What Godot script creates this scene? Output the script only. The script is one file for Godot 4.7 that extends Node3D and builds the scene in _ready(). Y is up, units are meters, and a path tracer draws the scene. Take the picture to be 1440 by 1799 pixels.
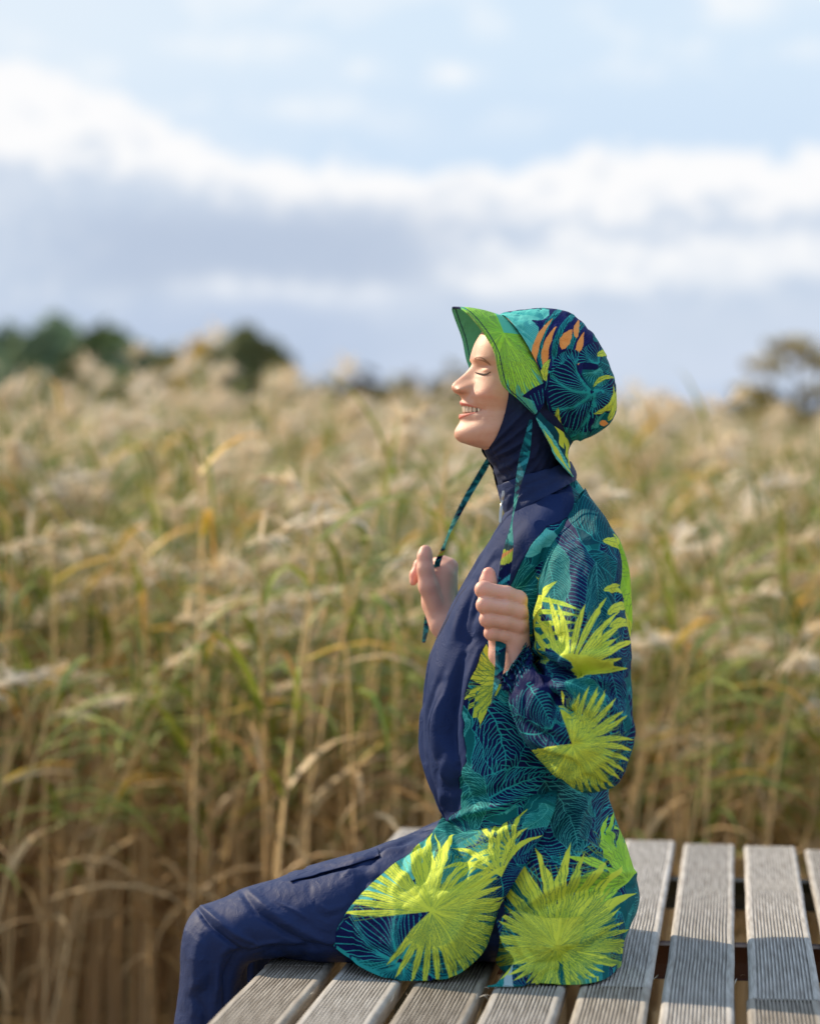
extends Node3D
# A woman in a leaf-print rain set sits on a slatted bench before a reed bed.
const F := 4369.0            # focal length in photo pixels (1799 tall)
const CAM := Vector3(0, 1.145, 3.64)
const PITCH := -0.00767
const ZC := 0.10             # her middle plane
const YAW := 0.16            # her turn towards the photographer
var rng := RandomNumberGenerator.new()
var nz := FastNoiseLite.new()
var cam_basis := Basis(Vector3.RIGHT, PITCH)

# ------------------------------------------------------------------ helpers
func W(px: float, py: float, z: float) -> Vector3:
	var r := cam_basis * Vector3((px - 720.0) / F, (899.5 - py) / F, -1.0)
	return CAM + r * ((z - CAM.z) / r.z)

func proj(p: Vector3) -> Vector2:
	var q := (p - CAM) * cam_basis
	return Vector2(720.0 - q.x / q.z * F, 899.5 + q.y / q.z * F)

func HL(x: float, y: float, l: float) -> Vector3:      # head: profile place and sideways distance
	var m := W(x, y, ZC)
	var x0 := W(905, y, ZC).x
	var d := m.x - x0
	return Vector3(x0 + d * cos(YAW) + l * sin(YAW), m.y, ZC + l * cos(YAW) - d * sin(YAW))

func lin(r: int, g: int, b: int) -> Color:
	return Color8(r, g, b).srgb_to_linear()

func cr(a: float, b: float, c: float, d: float, t: float) -> float:
	return 0.5 * (2.0 * b + (c - a) * t + (2.0 * a - 5.0 * b + 4.0 * c - d) * t * t + (3.0 * b - a - 3.0 * c + d) * t * t * t)

func cr3(a: Vector3, b: Vector3, c: Vector3, d: Vector3, t: float) -> Vector3:
	return 0.5 * (2.0 * b + (c - a) * t + (2.0 * a - 5.0 * b + 4.0 * c - d) * t * t + (3.0 * b - a - 3.0 * c + d) * t * t * t)

func table(t: Array, x: float) -> float:               # [x0, y0, x1, y1, ...]
	if x <= t[0]: return t[1]
	for i in range(2, t.size(), 2):
		if x <= t[i]:
			return lerpf(t[i - 1], t[i + 1], (x - t[i - 2]) / (t[i] - t[i - 2]))
	return t[t.size() - 1]

func spline(pts: Array, sub: int) -> PackedVector3Array:
	var out := PackedVector3Array()
	var n := pts.size()
	for i in n - 1:
		for k in sub:
			out.append(cr3(pts[maxi(i - 1, 0)], pts[i], pts[i + 1], pts[mini(i + 2, n - 1)], float(k) / sub))
	out.append(pts[n - 1])
	return out

func smooth_rows(keys: Array, sub: int) -> Array:      # Catmull-Rom over rows of numbers
	var out := []
	var n := keys.size()
	for i in n - 1:
		for k in sub:
			var row := []
			for c in keys[i].size():
				row.append(cr(keys[maxi(i - 1, 0)][c], keys[i][c], keys[i + 1][c], keys[mini(i + 2, n - 1)][c], float(k) / sub))
			out.append(row)
	out.append(keys[n - 1])
	return out

# a tube given by its outline: each key is [outer x, outer y, inner x, inner y, z, half depth, roundness, front shift]
func loft(keys: Array, sub: int, nseg: int, local := false) -> Array:
	var rows := []
	for k in smooth_rows(keys, sub):
		var a := W(k[0], k[1], k[4])
		var b := W(k[2], k[3], k[4])
		var c := (a + b) * 0.5
		var ax := (a - b) * 0.5
		var e: float = 2.0 / (k[6] if k.size() > 6 else 2.0)
		var dz: float = k[7] if k.size() > 7 else 0.0
		var row := PackedVector3Array()
		for j in nseg + 1:
			var f := -PI / 2 + TAU * j / nseg
			var cc := cos(f)
			var ss := sin(f)
			cc = signf(cc) * pow(absf(cc), e)
			ss = signf(ss) * pow(absf(ss), e)
			var p: Vector3 = c + ax * cc
			if local:
				row.append(Vector3(p.x, p.y, k[5] * ss))
			else:
				p.z += k[5] * ss + dz * cc
				row.append(p)
		rows.append(row)
	return rows

# a smooth sheet through a grid of points
func sheet(ctrl: Array, su: int, sv: int) -> Array:
	var mid := []
	for r in ctrl:
		mid.append(spline(r, su))
	var rows := []
	var n := mid.size()
	for i in n - 1:
		for k in sv:
			var row := PackedVector3Array()
			for c in mid[0].size():
				row.append(cr3(mid[maxi(i - 1, 0)][c], mid[i][c], mid[i + 1][c], mid[mini(i + 2, n - 1)][c], float(k) / sv))
			rows.append(row)
	rows.append(mid[n - 1])
	return rows

func normals_of(rows: Array, closed := false) -> Array:
	var out := []
	var n := rows.size()
	for i in n:
		var up: PackedVector3Array = rows[mini(i + 1, n - 1)]
		var dn: PackedVector3Array = rows[maxi(i - 1, 0)]
		var me: PackedVector3Array = rows[i]
		var m := me.size()
		var row := PackedVector3Array()
		row.resize(m)
		for j in m:
			var j1 := j + 1
			var j0 := j - 1
			if closed:
				if j1 >= m: j1 = 1
				if j0 < 0: j0 = m - 2
			else:
				j1 = mini(j1, m - 1)
				j0 = maxi(j0, 0)
			var nv := (me[j1] - me[j0]).cross(up[j] - dn[j]).normalized()
			row[j] = nv if nv.length_squared() > 0.5 else (row[j - 1] if j > 0 else Vector3.UP)
		out.append(row)
	return out

# turn normals so that they point the way `sign` says; returns the sign to use for faces
func outward(rows: Array, nrm: Array, hint: Vector3, from_axis: bool) -> float:
	var s := 0.0
	for i in range(0, rows.size(), 3):
		var c := Vector3.ZERO
		if from_axis:
			for j in range(0, rows[i].size(), 4): c += rows[i][j]
			c /= ceilf(rows[i].size() / 4.0)
		for j in range(0, rows[i].size(), 4):
			s += nrm[i][j].dot(rows[i][j] - c if from_axis else hint)
	return 1.0 if s >= 0 else -1.0

func grid_arrays(rows: Array, closed: bool, hint := Vector3.BACK, from_axis := true, uvs = null, cols = null) -> Array:
	var nrm := normals_of(rows, closed)
	var sg := outward(rows, nrm, hint, from_axis)
	var v := PackedVector3Array()
	var nn := PackedVector3Array()
	var uv := PackedVector2Array()
	var cl := PackedColorArray()
	var ix := PackedInt32Array()
	var m: int = rows[0].size()
	for i in rows.size():
		v.append_array(rows[i])
		for j in m: nn.append(nrm[i][j] * sg)
		if uvs != null: uv.append_array(uvs[i])
		if cols != null: cl.append_array(cols[i])
	for i in rows.size() - 1:
		for j in m - 1:
			var a := i * m + j
			if sg < 0:
				ix.append_array([a, a + m, a + 1, a + 1, a + m, a + m + 1])
			else:
				ix.append_array([a, a + 1, a + m, a + 1, a + m + 1, a + m])
	# front faces run clockwise in Godot: check the first good face
	var t := 0
	var agree := 0.0
	while t < ix.size():
		var g := (v[ix[t + 2]] - v[ix[t]]).cross(v[ix[t + 1]] - v[ix[t]])
		agree += g.dot(nn[ix[t]])
		t += 51
	if agree < 0:
		for k in range(0, ix.size(), 3):
			var q := ix[k + 1]
			ix[k + 1] = ix[k + 2]
			ix[k + 2] = q
	var arr := []
	arr.resize(Mesh.ARRAY_MAX)
	arr[Mesh.ARRAY_VERTEX] = v
	arr[Mesh.ARRAY_NORMAL] = nn
	if uvs != null: arr[Mesh.ARRAY_TEX_UV] = uv
	if cols != null: arr[Mesh.ARRAY_COLOR] = cl
	arr[Mesh.ARRAY_INDEX] = ix
	return arr

func mesh_of(arr: Array, mat: Material) -> ArrayMesh:
	var m := ArrayMesh.new()
	m.add_surface_from_arrays(Mesh.PRIMITIVE_TRIANGLES, arr)
	m.surface_set_material(0, mat)
	return m

func join_arrays(list: Array) -> Array:
	var out: Array = list[0]
	for k in range(1, list.size()):
		var b: Array = list[k]
		var off: int = out[Mesh.ARRAY_VERTEX].size()
		out[Mesh.ARRAY_VERTEX] = out[Mesh.ARRAY_VERTEX] + b[Mesh.ARRAY_VERTEX]
		out[Mesh.ARRAY_NORMAL] = out[Mesh.ARRAY_NORMAL] + b[Mesh.ARRAY_NORMAL]
		if out[Mesh.ARRAY_COLOR] != null: out[Mesh.ARRAY_COLOR] = out[Mesh.ARRAY_COLOR] + b[Mesh.ARRAY_COLOR]
		if out[Mesh.ARRAY_TEX_UV] != null: out[Mesh.ARRAY_TEX_UV] = out[Mesh.ARRAY_TEX_UV] + b[Mesh.ARRAY_TEX_UV]
		var ix: PackedInt32Array = out[Mesh.ARRAY_INDEX]
		for q in b[Mesh.ARRAY_INDEX]: ix.append(q + off)
		out[Mesh.ARRAY_INDEX] = ix
	return out

# give a sheet a thickness: an inner layer and a closed rim
func thick(rows: Array, t: float, hint: Vector3, from_axis := false, closed := false) -> Array:
	var nrm := normals_of(rows, closed)
	var sg := outward(rows, nrm, hint, from_axis)
	var out := []
	var n := rows.size()
	for i in n: out.append(rows[i])
	for i in range(n - 1, -1, -1):
		var r := PackedVector3Array()
		for j in rows[i].size(): r.append(rows[i][j] - nrm[i][j] * sg * t)
		out.append(r)
	out.append(rows[0])
	return out

func part(called: String, mesh: Mesh, parent: Node) -> MeshInstance3D:
	var o := MeshInstance3D.new()
	o.name = called
	o.mesh = mesh
	parent.add_child(o, true)
	return o

var taken := {}
func numbered(called: String) -> String:
	var n: int = taken.get(called, 0)
	taken[called] = n + 1
	return called if n == 0 else "%s_%03d" % [called, n]

func tag(o: Node, label: String, category := "", group := "", kind := "") -> void:
	if label: o.set_meta("label", label)
	if category: o.set_meta("category", category)
	if group: o.set_meta("group", group)
	if kind: o.set_meta("kind", kind)

func thing(called: String, label: String, category: String, at := Vector3.ZERO, group := "") -> Node3D:
	var o := Node3D.new()
	o.name = numbered(called)
	o.position = at
	add_child(o)
	tag(o, label, category, group)
	return o

func mat(r: int, g: int, b: int, rough := 0.8) -> StandardMaterial3D:
	var m := StandardMaterial3D.new()
	m.albedo_color = Color8(r, g, b)
	m.roughness = rough
	m.cull_mode = BaseMaterial3D.CULL_DISABLED
	return m

func vmat(rough := 0.8, back := 0.0, tint := Color.WHITE) -> StandardMaterial3D:
	var m := mat(255, 255, 255, rough)
	m.vertex_color_use_as_albedo = true
	if back > 0:
		m.backlight_enabled = true
		m.backlight = Color(back, back, back)
	return m

# ------------------------------------------------------------------ folds of cloth
# each fold: [[x, y, x, y, ...] on the near side, width, height in metres (minus: a crease)]
func fold(rows: Array, closed: bool, folds: Array, zmin: float, rough: float, stretch: Vector3, from_axis := true, hint := Vector3.BACK) -> Array:
	var nrm := normals_of(rows, closed)
	var sg := outward(rows, nrm, hint, from_axis)
	var boxes := []
	for f in folds:
		var r := Rect2(f[0][0], f[0][1], 0, 0)
		for k in range(0, f[0].size(), 2): r = r.expand(Vector2(f[0][k], f[0][k + 1]))
		boxes.append(r.grow(f[1] * 2.6))
	var out := []
	for i in rows.size():
		var row := PackedVector3Array()
		for j in rows[i].size():
			var p: Vector3 = rows[i][j]
			var d := 0.0
			if rough > 0:
				d += nz.get_noise_3dv(p * stretch) * rough + nz.get_noise_3dv(p * stretch * 2.7 + Vector3(7, 3, 1)) * rough * 0.35
				var rd := absf(nz.get_noise_3dv(p * stretch * 1.4 + Vector3(40, 3, 9)))
				d -= exp(-rd * rd * 160.0) * rough * 0.5
			if p.z > zmin:
				var q := proj(p)
				for k in folds.size():
					if not boxes[k].has_point(q): continue
					var f: Array = folds[k]
					var best := 1e9
					var along := 0.0
					var pts: Array = f[0]
					var ns := pts.size() / 2 - 1
					for s in ns:
						var a := Vector2(pts[s * 2], pts[s * 2 + 1])
						var b := Vector2(pts[s * 2 + 2], pts[s * 2 + 3])
						var ab := b - a
						var t := clampf((q - a).dot(ab) / ab.length_squared(), 0, 1)
						var dd := q.distance_to(a + ab * t)
						if dd < best:
							best = dd
							along = (s + t) / ns
					var w: float = f[1] * (0.55 + 0.45 * sin(PI * along))
					d += f[2] * exp(-best * best / (w * w)) * pow(sin(PI * clampf(along, 0.04, 0.96)), 0.6)
			row.append(p + nrm[i][j] * sg * d)
		out.append(row)
	return out

# ------------------------------------------------------------------ cloth coordinates (metres on the flat fabric)
func cloth_tube(rows: Array, along_y: bool) -> Array:
	var out := []
	var m: int = rows[0].size()
	var near := m / 2
	var v := 0.0
	for i in rows.size():
		var row := PackedVector2Array()
		row.resize(m)
		var base: float = rows[i][near].x if along_y else 0.0
		if i > 0: v += (rows[i][near] - rows[i - 1][near]).length() * 0.5 + (rows[i][m * 3 / 4] - rows[i - 1][m * 3 / 4]).length() * 0.25 + (rows[i][m / 4] - rows[i - 1][m / 4]).length() * 0.25
		var vy: float = rows[i][near].y if along_y else -v
		var s := 0.0
		row[near] = Vector2(base, vy)
		for j in range(near + 1, m):
			s += (rows[i][j] - rows[i][j - 1]).length()
			row[j] = Vector2(base + s, vy)
		s = 0.0
		for j in range(near - 1, -1, -1):
			s -= (rows[i][j] - rows[i][j + 1]).length()
			row[j] = Vector2(base + s, vy)
		out.append(row)
	return out

func cloth_sheet(rows: Array) -> Array:
	var out := []
	var m: int = rows[0].size()
	var c := m / 2
	var v := 0.0
	for i in rows.size():
		if i > 0: v += (rows[i][c] - rows[i - 1][c]).length()
		var row := PackedVector2Array()
		row.resize(m)
		row[c] = Vector2(rows[0][c].x + (rows[i][c].x - rows[0][c].x) * 0.9, v)
		for j in range(c + 1, m): row[j] = row[j - 1] + Vector2((rows[i][j] - rows[i][j - 1]).length(), 0)
		for j in range(c - 1, -1, -1): row[j] = row[j + 1] - Vector2((rows[i][j] - rows[i][j + 1]).length(), 0)
		out.append(row)
	return out

# a garment piece one can look places up on: which cloth point lies at a place of the near side
class Piece:
	var scr := PackedVector2Array()
	var pos := PackedVector3Array()
	var nrm := PackedVector3Array()
	var cl := PackedVector2Array()
	func look(q: Vector2) -> int:
		var b := -1
		var bd := 1e12
		for k in scr.size():
			var d := scr[k].distance_squared_to(q)
			if d < bd:
				bd = d
				b = k
		return b
	var bins := {}
	func fill() -> void:
		for k in scr.size():
			var b := Vector2i((scr[k] / 6.0).floor())
			if not bins.has(b): bins[b] = PackedInt32Array()
			bins[b].append(k)
	# the cloth point seen at a place: the layer in front, smoothly; NAN where there is none
	func near_cloth(q: Vector2) -> Vector2:
		if bins.is_empty(): fill()
		var b := Vector2i((q / 6.0).floor())
		var zmax := -1e9
		var hits := PackedInt32Array()
		for y in [-1, 0, 1]:
			for x in [-1, 0, 1]:
				var l = bins.get(b + Vector2i(x, y))
				if l == null: continue
				for k in l:
					if scr[k].distance_squared_to(q) < 42.0:
						hits.append(k)
						zmax = maxf(zmax, pos[k].z)
		var s := Vector2.ZERO
		var w := 0.0
		var c0 := Vector2.ZERO
		for k in hits:
			if pos[k].z < zmax - 0.03: continue
			if w > 0.0 and cl[k].distance_squared_to(c0) > 0.0025: continue
			var e := exp(-scr[k].distance_squared_to(q) / 9.0) + 1e-6
			if w == 0.0: c0 = cl[k]
			s += cl[k] * e
			w += e
		return s / w if w > 0.0 else Vector2(NAN, NAN)
	func cloth(q: Vector2) -> Vector2:
		var c := near_cloth(q)
		return cl[look(q)] if is_nan(c.x) else c
	# past the rim of what is seen the print goes on at its true size
	func cloth_from(q: Vector2, centre: Vector2) -> Vector2:
		var c := near_cloth(q)
		if not is_nan(c.x): return c
		var d := (centre - q)
		var n := int(d.length() / 5.0) + 1
		for k in range(1, n + 1):
			var p := q + d * (float(k) / n)
			c = near_cloth(p)
			if is_nan(c.x): continue
			var inner := near_cloth(p + d.normalized() * 10.0)
			if is_nan(inner.x): return c
			return c + (c - inner).normalized() * (p.distance_to(q) / 1260.0)
		return cl[look(q)]
	func surf(q: Vector2, r := 3.0) -> Array:
		var p := Vector3.ZERO
		var n := Vector3.ZERO
		var w := 0.0
		for k in scr.size():
			var d := scr[k].distance_squared_to(q)
			if d < r * r * 4.0:
				var e := exp(-d / (r * r))
				p += pos[k] * e
				n += nrm[k] * e
				w += e
		if w < 1e-6:
			var k := look(q)
			return [pos[k], nrm[k]]
		return [p / w, n.normalized()]

func piece(rows: Array, cl, closed: bool, from_axis := true, hint := Vector3.BACK, step := 1) -> Piece:
	var nrm := normals_of(rows, closed)
	var sg := outward(rows, nrm, hint, from_axis)
	var o := Piece.new()
	for i in range(0, rows.size(), step):
		for j in range(0, rows[i].size(), step):
			var n: Vector3 = nrm[i][j] * sg
			if n.dot(CAM - rows[i][j]) < 0.0: continue
			o.scr.append(proj(rows[i][j]))
			o.pos.append(rows[i][j])
			o.nrm.append(n)
			if cl != null: o.cl.append(cl[i][j])
	return o

# ------------------------------------------------------------------ printing on fabric
class Print:
	var img: Image
	var u0 := 0.0
	var v1 := 0.0
	var size := 1.0
	var res := 1024
	var pc: Piece
	var rng := RandomNumberGenerator.new()
	func px(c: Vector2) -> Vector2:
		return Vector2((c.x - u0) / size * res, (v1 - c.y) / size * res)
	func poly(p: PackedVector2Array, col: Color) -> void:
		var n := p.size()
		var y0 := 1e9
		var y1 := -1e9
		for q in p:
			y0 = minf(y0, q.y)
			y1 = maxf(y1, q.y)
		for y in range(maxi(0, ceili(y0 - 0.5)), mini(res - 1, floori(y1 + 0.5)) + 1):
			var yy := float(y)
			var xs := PackedFloat32Array()
			for k in n:
				var a := p[k]
				var b := p[(k + 1) % n]
				if (a.y <= yy) != (b.y <= yy):
					xs.append(a.x + (yy - a.y) / (b.y - a.y) * (b.x - a.x))
			xs.sort()
			for k in range(0, xs.size() - 1, 2):
				var xa := maxi(0, roundi(xs[k]))
				var xb := mini(res, maxi(roundi(xs[k + 1]), roundi(xs[k]) + 1))
				if xb > xa: img.fill_rect(Rect2i(xa, y, xb - xa, 1), col)
	func line(p: PackedVector2Array, w0: float, w1: float, col: Color) -> void:
		var n := p.size()
		var l := PackedVector2Array()
		var r := PackedVector2Array()
		for k in n:
			var t := (p[mini(k + 1, n - 1)] - p[maxi(k - 1, 0)]).normalized().orthogonal() * lerpf(w0, w1, float(k) / (n - 1)) * 0.5
			l.append(p[k] + t)
			r.append(p[k] - t)
		r.reverse()
		poly(l + r, col)
	# a frame at a place of the garment's near side, in millimetre-like photo steps
	func frame(at: Vector2, _d := 26.0, _full := false) -> Array:
		return [at, Vector2.RIGHT, Vector2.DOWN]
	func at(f: Array, o: Vector2) -> Vector2:
		if f[1].length_squared() > 0.01: return px(pc.cloth_from(f[0] + f[1] * o.x + f[2] * o.y, f[0]))
		return px(f[0] + f[1] * o.x + f[2] * o.y)
	func plain_frame(c: Vector2, ang: float) -> Array:
		var L := 1.0 / 1260.0
		var t := Vector2.from_angle(ang)
		return [c, t * L, Vector2(t.y, -t.x) * L]
	func fan(f: Array, a0: float, a1: float, R: float, n: int, col: Color, vein: Color, squash := 1.0, curl := 0.0, merge := 0.5) -> void:
		var step := (a1 - a0) / maxi(n - 1, 1)
		for k in n:
			var a := deg_to_rad(a0 + step * k + rng.randf_range(-1.5, 1.5))
			var r := R * rng.randf_range(0.86, 1.06)
			var w := absf(deg_to_rad(step)) * R * merge * 0.62
			var bend := curl * rng.randf_range(0.6, 1.3) * (1.0 if k > n / 2 else -1.0) + rng.randf_range(-0.05, 0.05)
			var l := PackedVector2Array()
			var q := PackedVector2Array()
			var mid := PackedVector2Array()
			for s in 11:
				var t := s / 10.0
				var aa := a + bend * t * t
				var d := Vector2(cos(aa), -sin(aa) * squash)
				var hw := w * (0.12 + minf(t * 2.0, 1.0) * 0.88) * (1.0 if t < 0.66 else pow(maxf(0.0, 1.0 - (t - 0.66) / 0.34), 0.7))
				var nn := Vector2(-d.y, d.x).normalized() * hw
				l.append(at(f, d * r * t + nn))
				q.append(at(f, d * r * t - nn))
				mid.append(at(f, d * r * t))
			q.reverse()
			var tone := rng.randf_range(-0.06, 0.05)
			poly(l + q, Color(col.r + tone, col.g + tone * 0.8, col.b + tone * 0.3))
		for k in n:
			for s in 3:
				var t0 := rng.randf_range(0.03, 0.34)
				var a := deg_to_rad(a0 + step * (k + (s - 1) * 0.3))
				var p := PackedVector2Array()
				for u in 5:
					var t := minf(t0 + u * (0.86 - t0) / 4.0, 0.9)
					var d := Vector2(cos(a), -sin(a) * squash)
					p.append(at(f, d * R * t * 0.92 + Vector2(-d.y, d.x) * sin(u * 1.3 + k) * 1.2))
				line(p, 0.8, 2.1, vein)
			for s in 9:                          # slanting fine strokes on the blade
				var a := deg_to_rad(a0 + step * k)
				var d := Vector2(cos(a), -sin(a) * squash)
				var e := Vector2(-d.y, d.x)
				var t := 0.3 + s * 0.065
				var sd := 1.0 if s % 2 else -1.0
				line(PackedVector2Array([at(f, d * R * t), at(f, d * R * (t + 0.07) + e * sd * R * absf(deg_to_rad(step)) * merge * 0.4)]), 1.1, 1.0, vein)
	# a broad leaf with a midrib and many fine veins
	func leaf(f: Array, L: float, wd: float, col: Color, vein: Color, nv: int, vw := 2.0, bow := 0.15, rib := true) -> void:
		var up := PackedVector2Array()
		var dn := PackedVector2Array()
		var mids := []
		for s in 15:
			var t := s / 14.0
			var c := Vector2(L * (t - 0.5), -bow * L * 4.0 * t * (1.0 - t))
			var hw := wd * pow(sin(PI * pow(t, 0.8)), 0.7) * (1.0 + 0.08 * sin(t * 21.0))
			mids.append([c, hw])
			up.append(at(f, c + Vector2(0, -hw)))
			dn.append(at(f, c + Vector2(0, hw)))
		dn.reverse()
		poly(up + dn, col)
		for k in nv:
			var t := (k + 0.5) / nv
			var i := mini(int(t * 14.0), 13)
			var fr := t * 14.0 - i
			var c: Vector2 = mids[i][0].lerp(mids[i + 1][0], fr)
			for sd in [-1.0, 1.0]:
				var p := PackedVector2Array()
				var wob := rng.randf_range(-2.0, 2.0)
				for u in 6:
					var q := u / 5.0
					var t2 := minf(t + 0.16 * q * q + 0.05 * q, 0.99)
					var i2 := mini(int(t2 * 14.0), 13)
					var c2: Vector2 = mids[i2][0].lerp(mids[i2 + 1][0], t2 * 14.0 - i2)
					var h2: float = lerpf(mids[i2][1], mids[i2 + 1][1], t2 * 14.0 - i2)
					p.append(at(f, c2 + Vector2(0, sd * h2 * q + wob * sin(q * 5.0))))
				line(p, vw, vw * 0.7, vein)
		if rib:
			var p := PackedVector2Array()
			for s in 15: p.append(at(f, mids[s][0]))
			line(p, vw * 1.8, vw, vein)
		up.append_array(dn)
		up.append(up[0])
		line(up, vw * 0.8, vw * 0.8, vein)
	# fine fan of lines from one place (a shell-like leaf)
	func shell(f: Array, a0: float, a1: float, R: float, n: int, col: Color, vein: Color, vw := 2.0) -> void:
		var p := PackedVector2Array([at(f, Vector2.ZERO)])
		for k in 25:
			var a := deg_to_rad(lerpf(a0, a1, k / 24.0))
			var r := R * (0.84 + 0.16 * sin(PI * k / 24.0) + 0.03 * sin(k * 1.9))
			p.append(at(f, Vector2(cos(a), -sin(a)) * r))
		poly(p, col)
		for k in n:
			var a := deg_to_rad(lerpf(a0, a1, (k + 0.5) / n))
			var q := PackedVector2Array()
			for u in 6:
				var t := 0.05 + u * 0.18
				var aa := a + 0.1 * sin(t * 5.0 + k * 0.6)
				q.append(at(f, Vector2(cos(aa), -sin(aa)) * R * t))
			line(q, vw * 0.7, vw, vein)
	func shape(f: Array, pts: Array, col: Color) -> void:
		var p := PackedVector2Array()
		for k in range(0, pts.size(), 2): p.append(at(f, Vector2(pts[k], pts[k + 1])))
		poly(p, col)

const TEAL := Color8(10, 92, 98)
const DEEP := Color8(8, 66, 82)
const NAVY := Color8(15, 25, 74)
const NAVY2 := Color8(30, 38, 98)
const LINE := Color8(38, 150, 152)
const LINE2 := Color8(70, 168, 165)
const AQUA := Color8(92, 184, 178)
const LIME := Color8(198, 212, 74)
const LIME2 := Color8(150, 200, 60)
const OLIVE := Color8(110, 146, 76)
const ORANGE := Color8(232, 156, 88)

func new_print(pc: Piece, cloth: Array, res: int, seed_: int) -> Print:
	var lo := Vector2(1e9, 1e9)
	var hi := Vector2(-1e9, -1e9)
	for r in cloth:
		for c in r:
			lo = lo.min(c)
			hi = hi.max(c)
	var p := Print.new()
	p.pc = pc
	p.res = res
	p.size = maxf(hi.x - lo.x, hi.y - lo.y) + 0.01
	p.u0 = lo.x - 0.005
	p.v1 = hi.y + 0.005
	p.rng.seed = seed_
	p.img = Image.create(res, res, false, Image.FORMAT_RGB8)
	p.img.fill(TEAL)
	# the ground of the print: overlapping broad leaves all over the fabric
	var area := (hi.x - lo.x) * (hi.y - lo.y)
	for k in int(area * 330):
		var c := Vector2(p.rng.randf_range(lo.x, hi.x), p.rng.randf_range(lo.y, hi.y))
		var f := p.plain_frame(c, p.rng.randf_range(0, TAU))
		match p.rng.randi() % 6:
			0, 1: p.leaf(f, p.rng.randf_range(130, 230), p.rng.randf_range(34, 56), NAVY, LINE, 24, 2.2, p.rng.randf_range(-0.2, 0.2))
			2: p.leaf(f, p.rng.randf_range(110, 190), p.rng.randf_range(26, 44), DEEP, LINE, 26, 1.6, 0.1)
			3: p.shell(f, 0, p.rng.randf_range(110, 190), p.rng.randf_range(60, 100), 26, NAVY, LINE, 2.2)
			4: p.leaf(f, p.rng.randf_range(90, 160), p.rng.randf_range(24, 40), Color8(22, 116, 118), LINE2, 24, 1.5, 0.1)
			5: p.shell(f, 0, p.rng.randf_range(90, 150), p.rng.randf_range(50, 90), 24, TEAL, LINE2, 1.5)
	return p

func uv_of(p: Print, cloth: Array) -> Array:
	var out := []
	for r in cloth:
		var row := PackedVector2Array()
		for c in r: row.append(p.px(c) / p.res)
		out.append(row)
	return out

var crinkle_: NoiseTexture2D
func crinkle() -> NoiseTexture2D:                     # the small sharp creases of thin woven nylon
	if crinkle_: return crinkle_
	var f := FastNoiseLite.new()
	f.seed = 77
	f.noise_type = FastNoiseLite.TYPE_SIMPLEX_SMOOTH
	f.fractal_type = FastNoiseLite.FRACTAL_RIDGED
	f.fractal_octaves = 3
	f.frequency = 0.006
	f.domain_warp_enabled = true
	f.domain_warp_amplitude = 60.0
	f.domain_warp_frequency = 0.006
	crinkle_ = NoiseTexture2D.new()
	crinkle_.width = 1024
	crinkle_.height = 1024
	crinkle_.seamless = true
	crinkle_.noise = f
	return crinkle_

func print_mat(p: Print) -> StandardMaterial3D:
	p.img.generate_mipmaps()
	var m := mat(255, 255, 255, 0.7)
	m.metallic_specular = 0.2
	m.heightmap_enabled = true
	m.heightmap_texture = crinkle()
	m.heightmap_scale = 0.4
	m.albedo_texture = ImageTexture.create_from_image(p.img)
	return m

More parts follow.
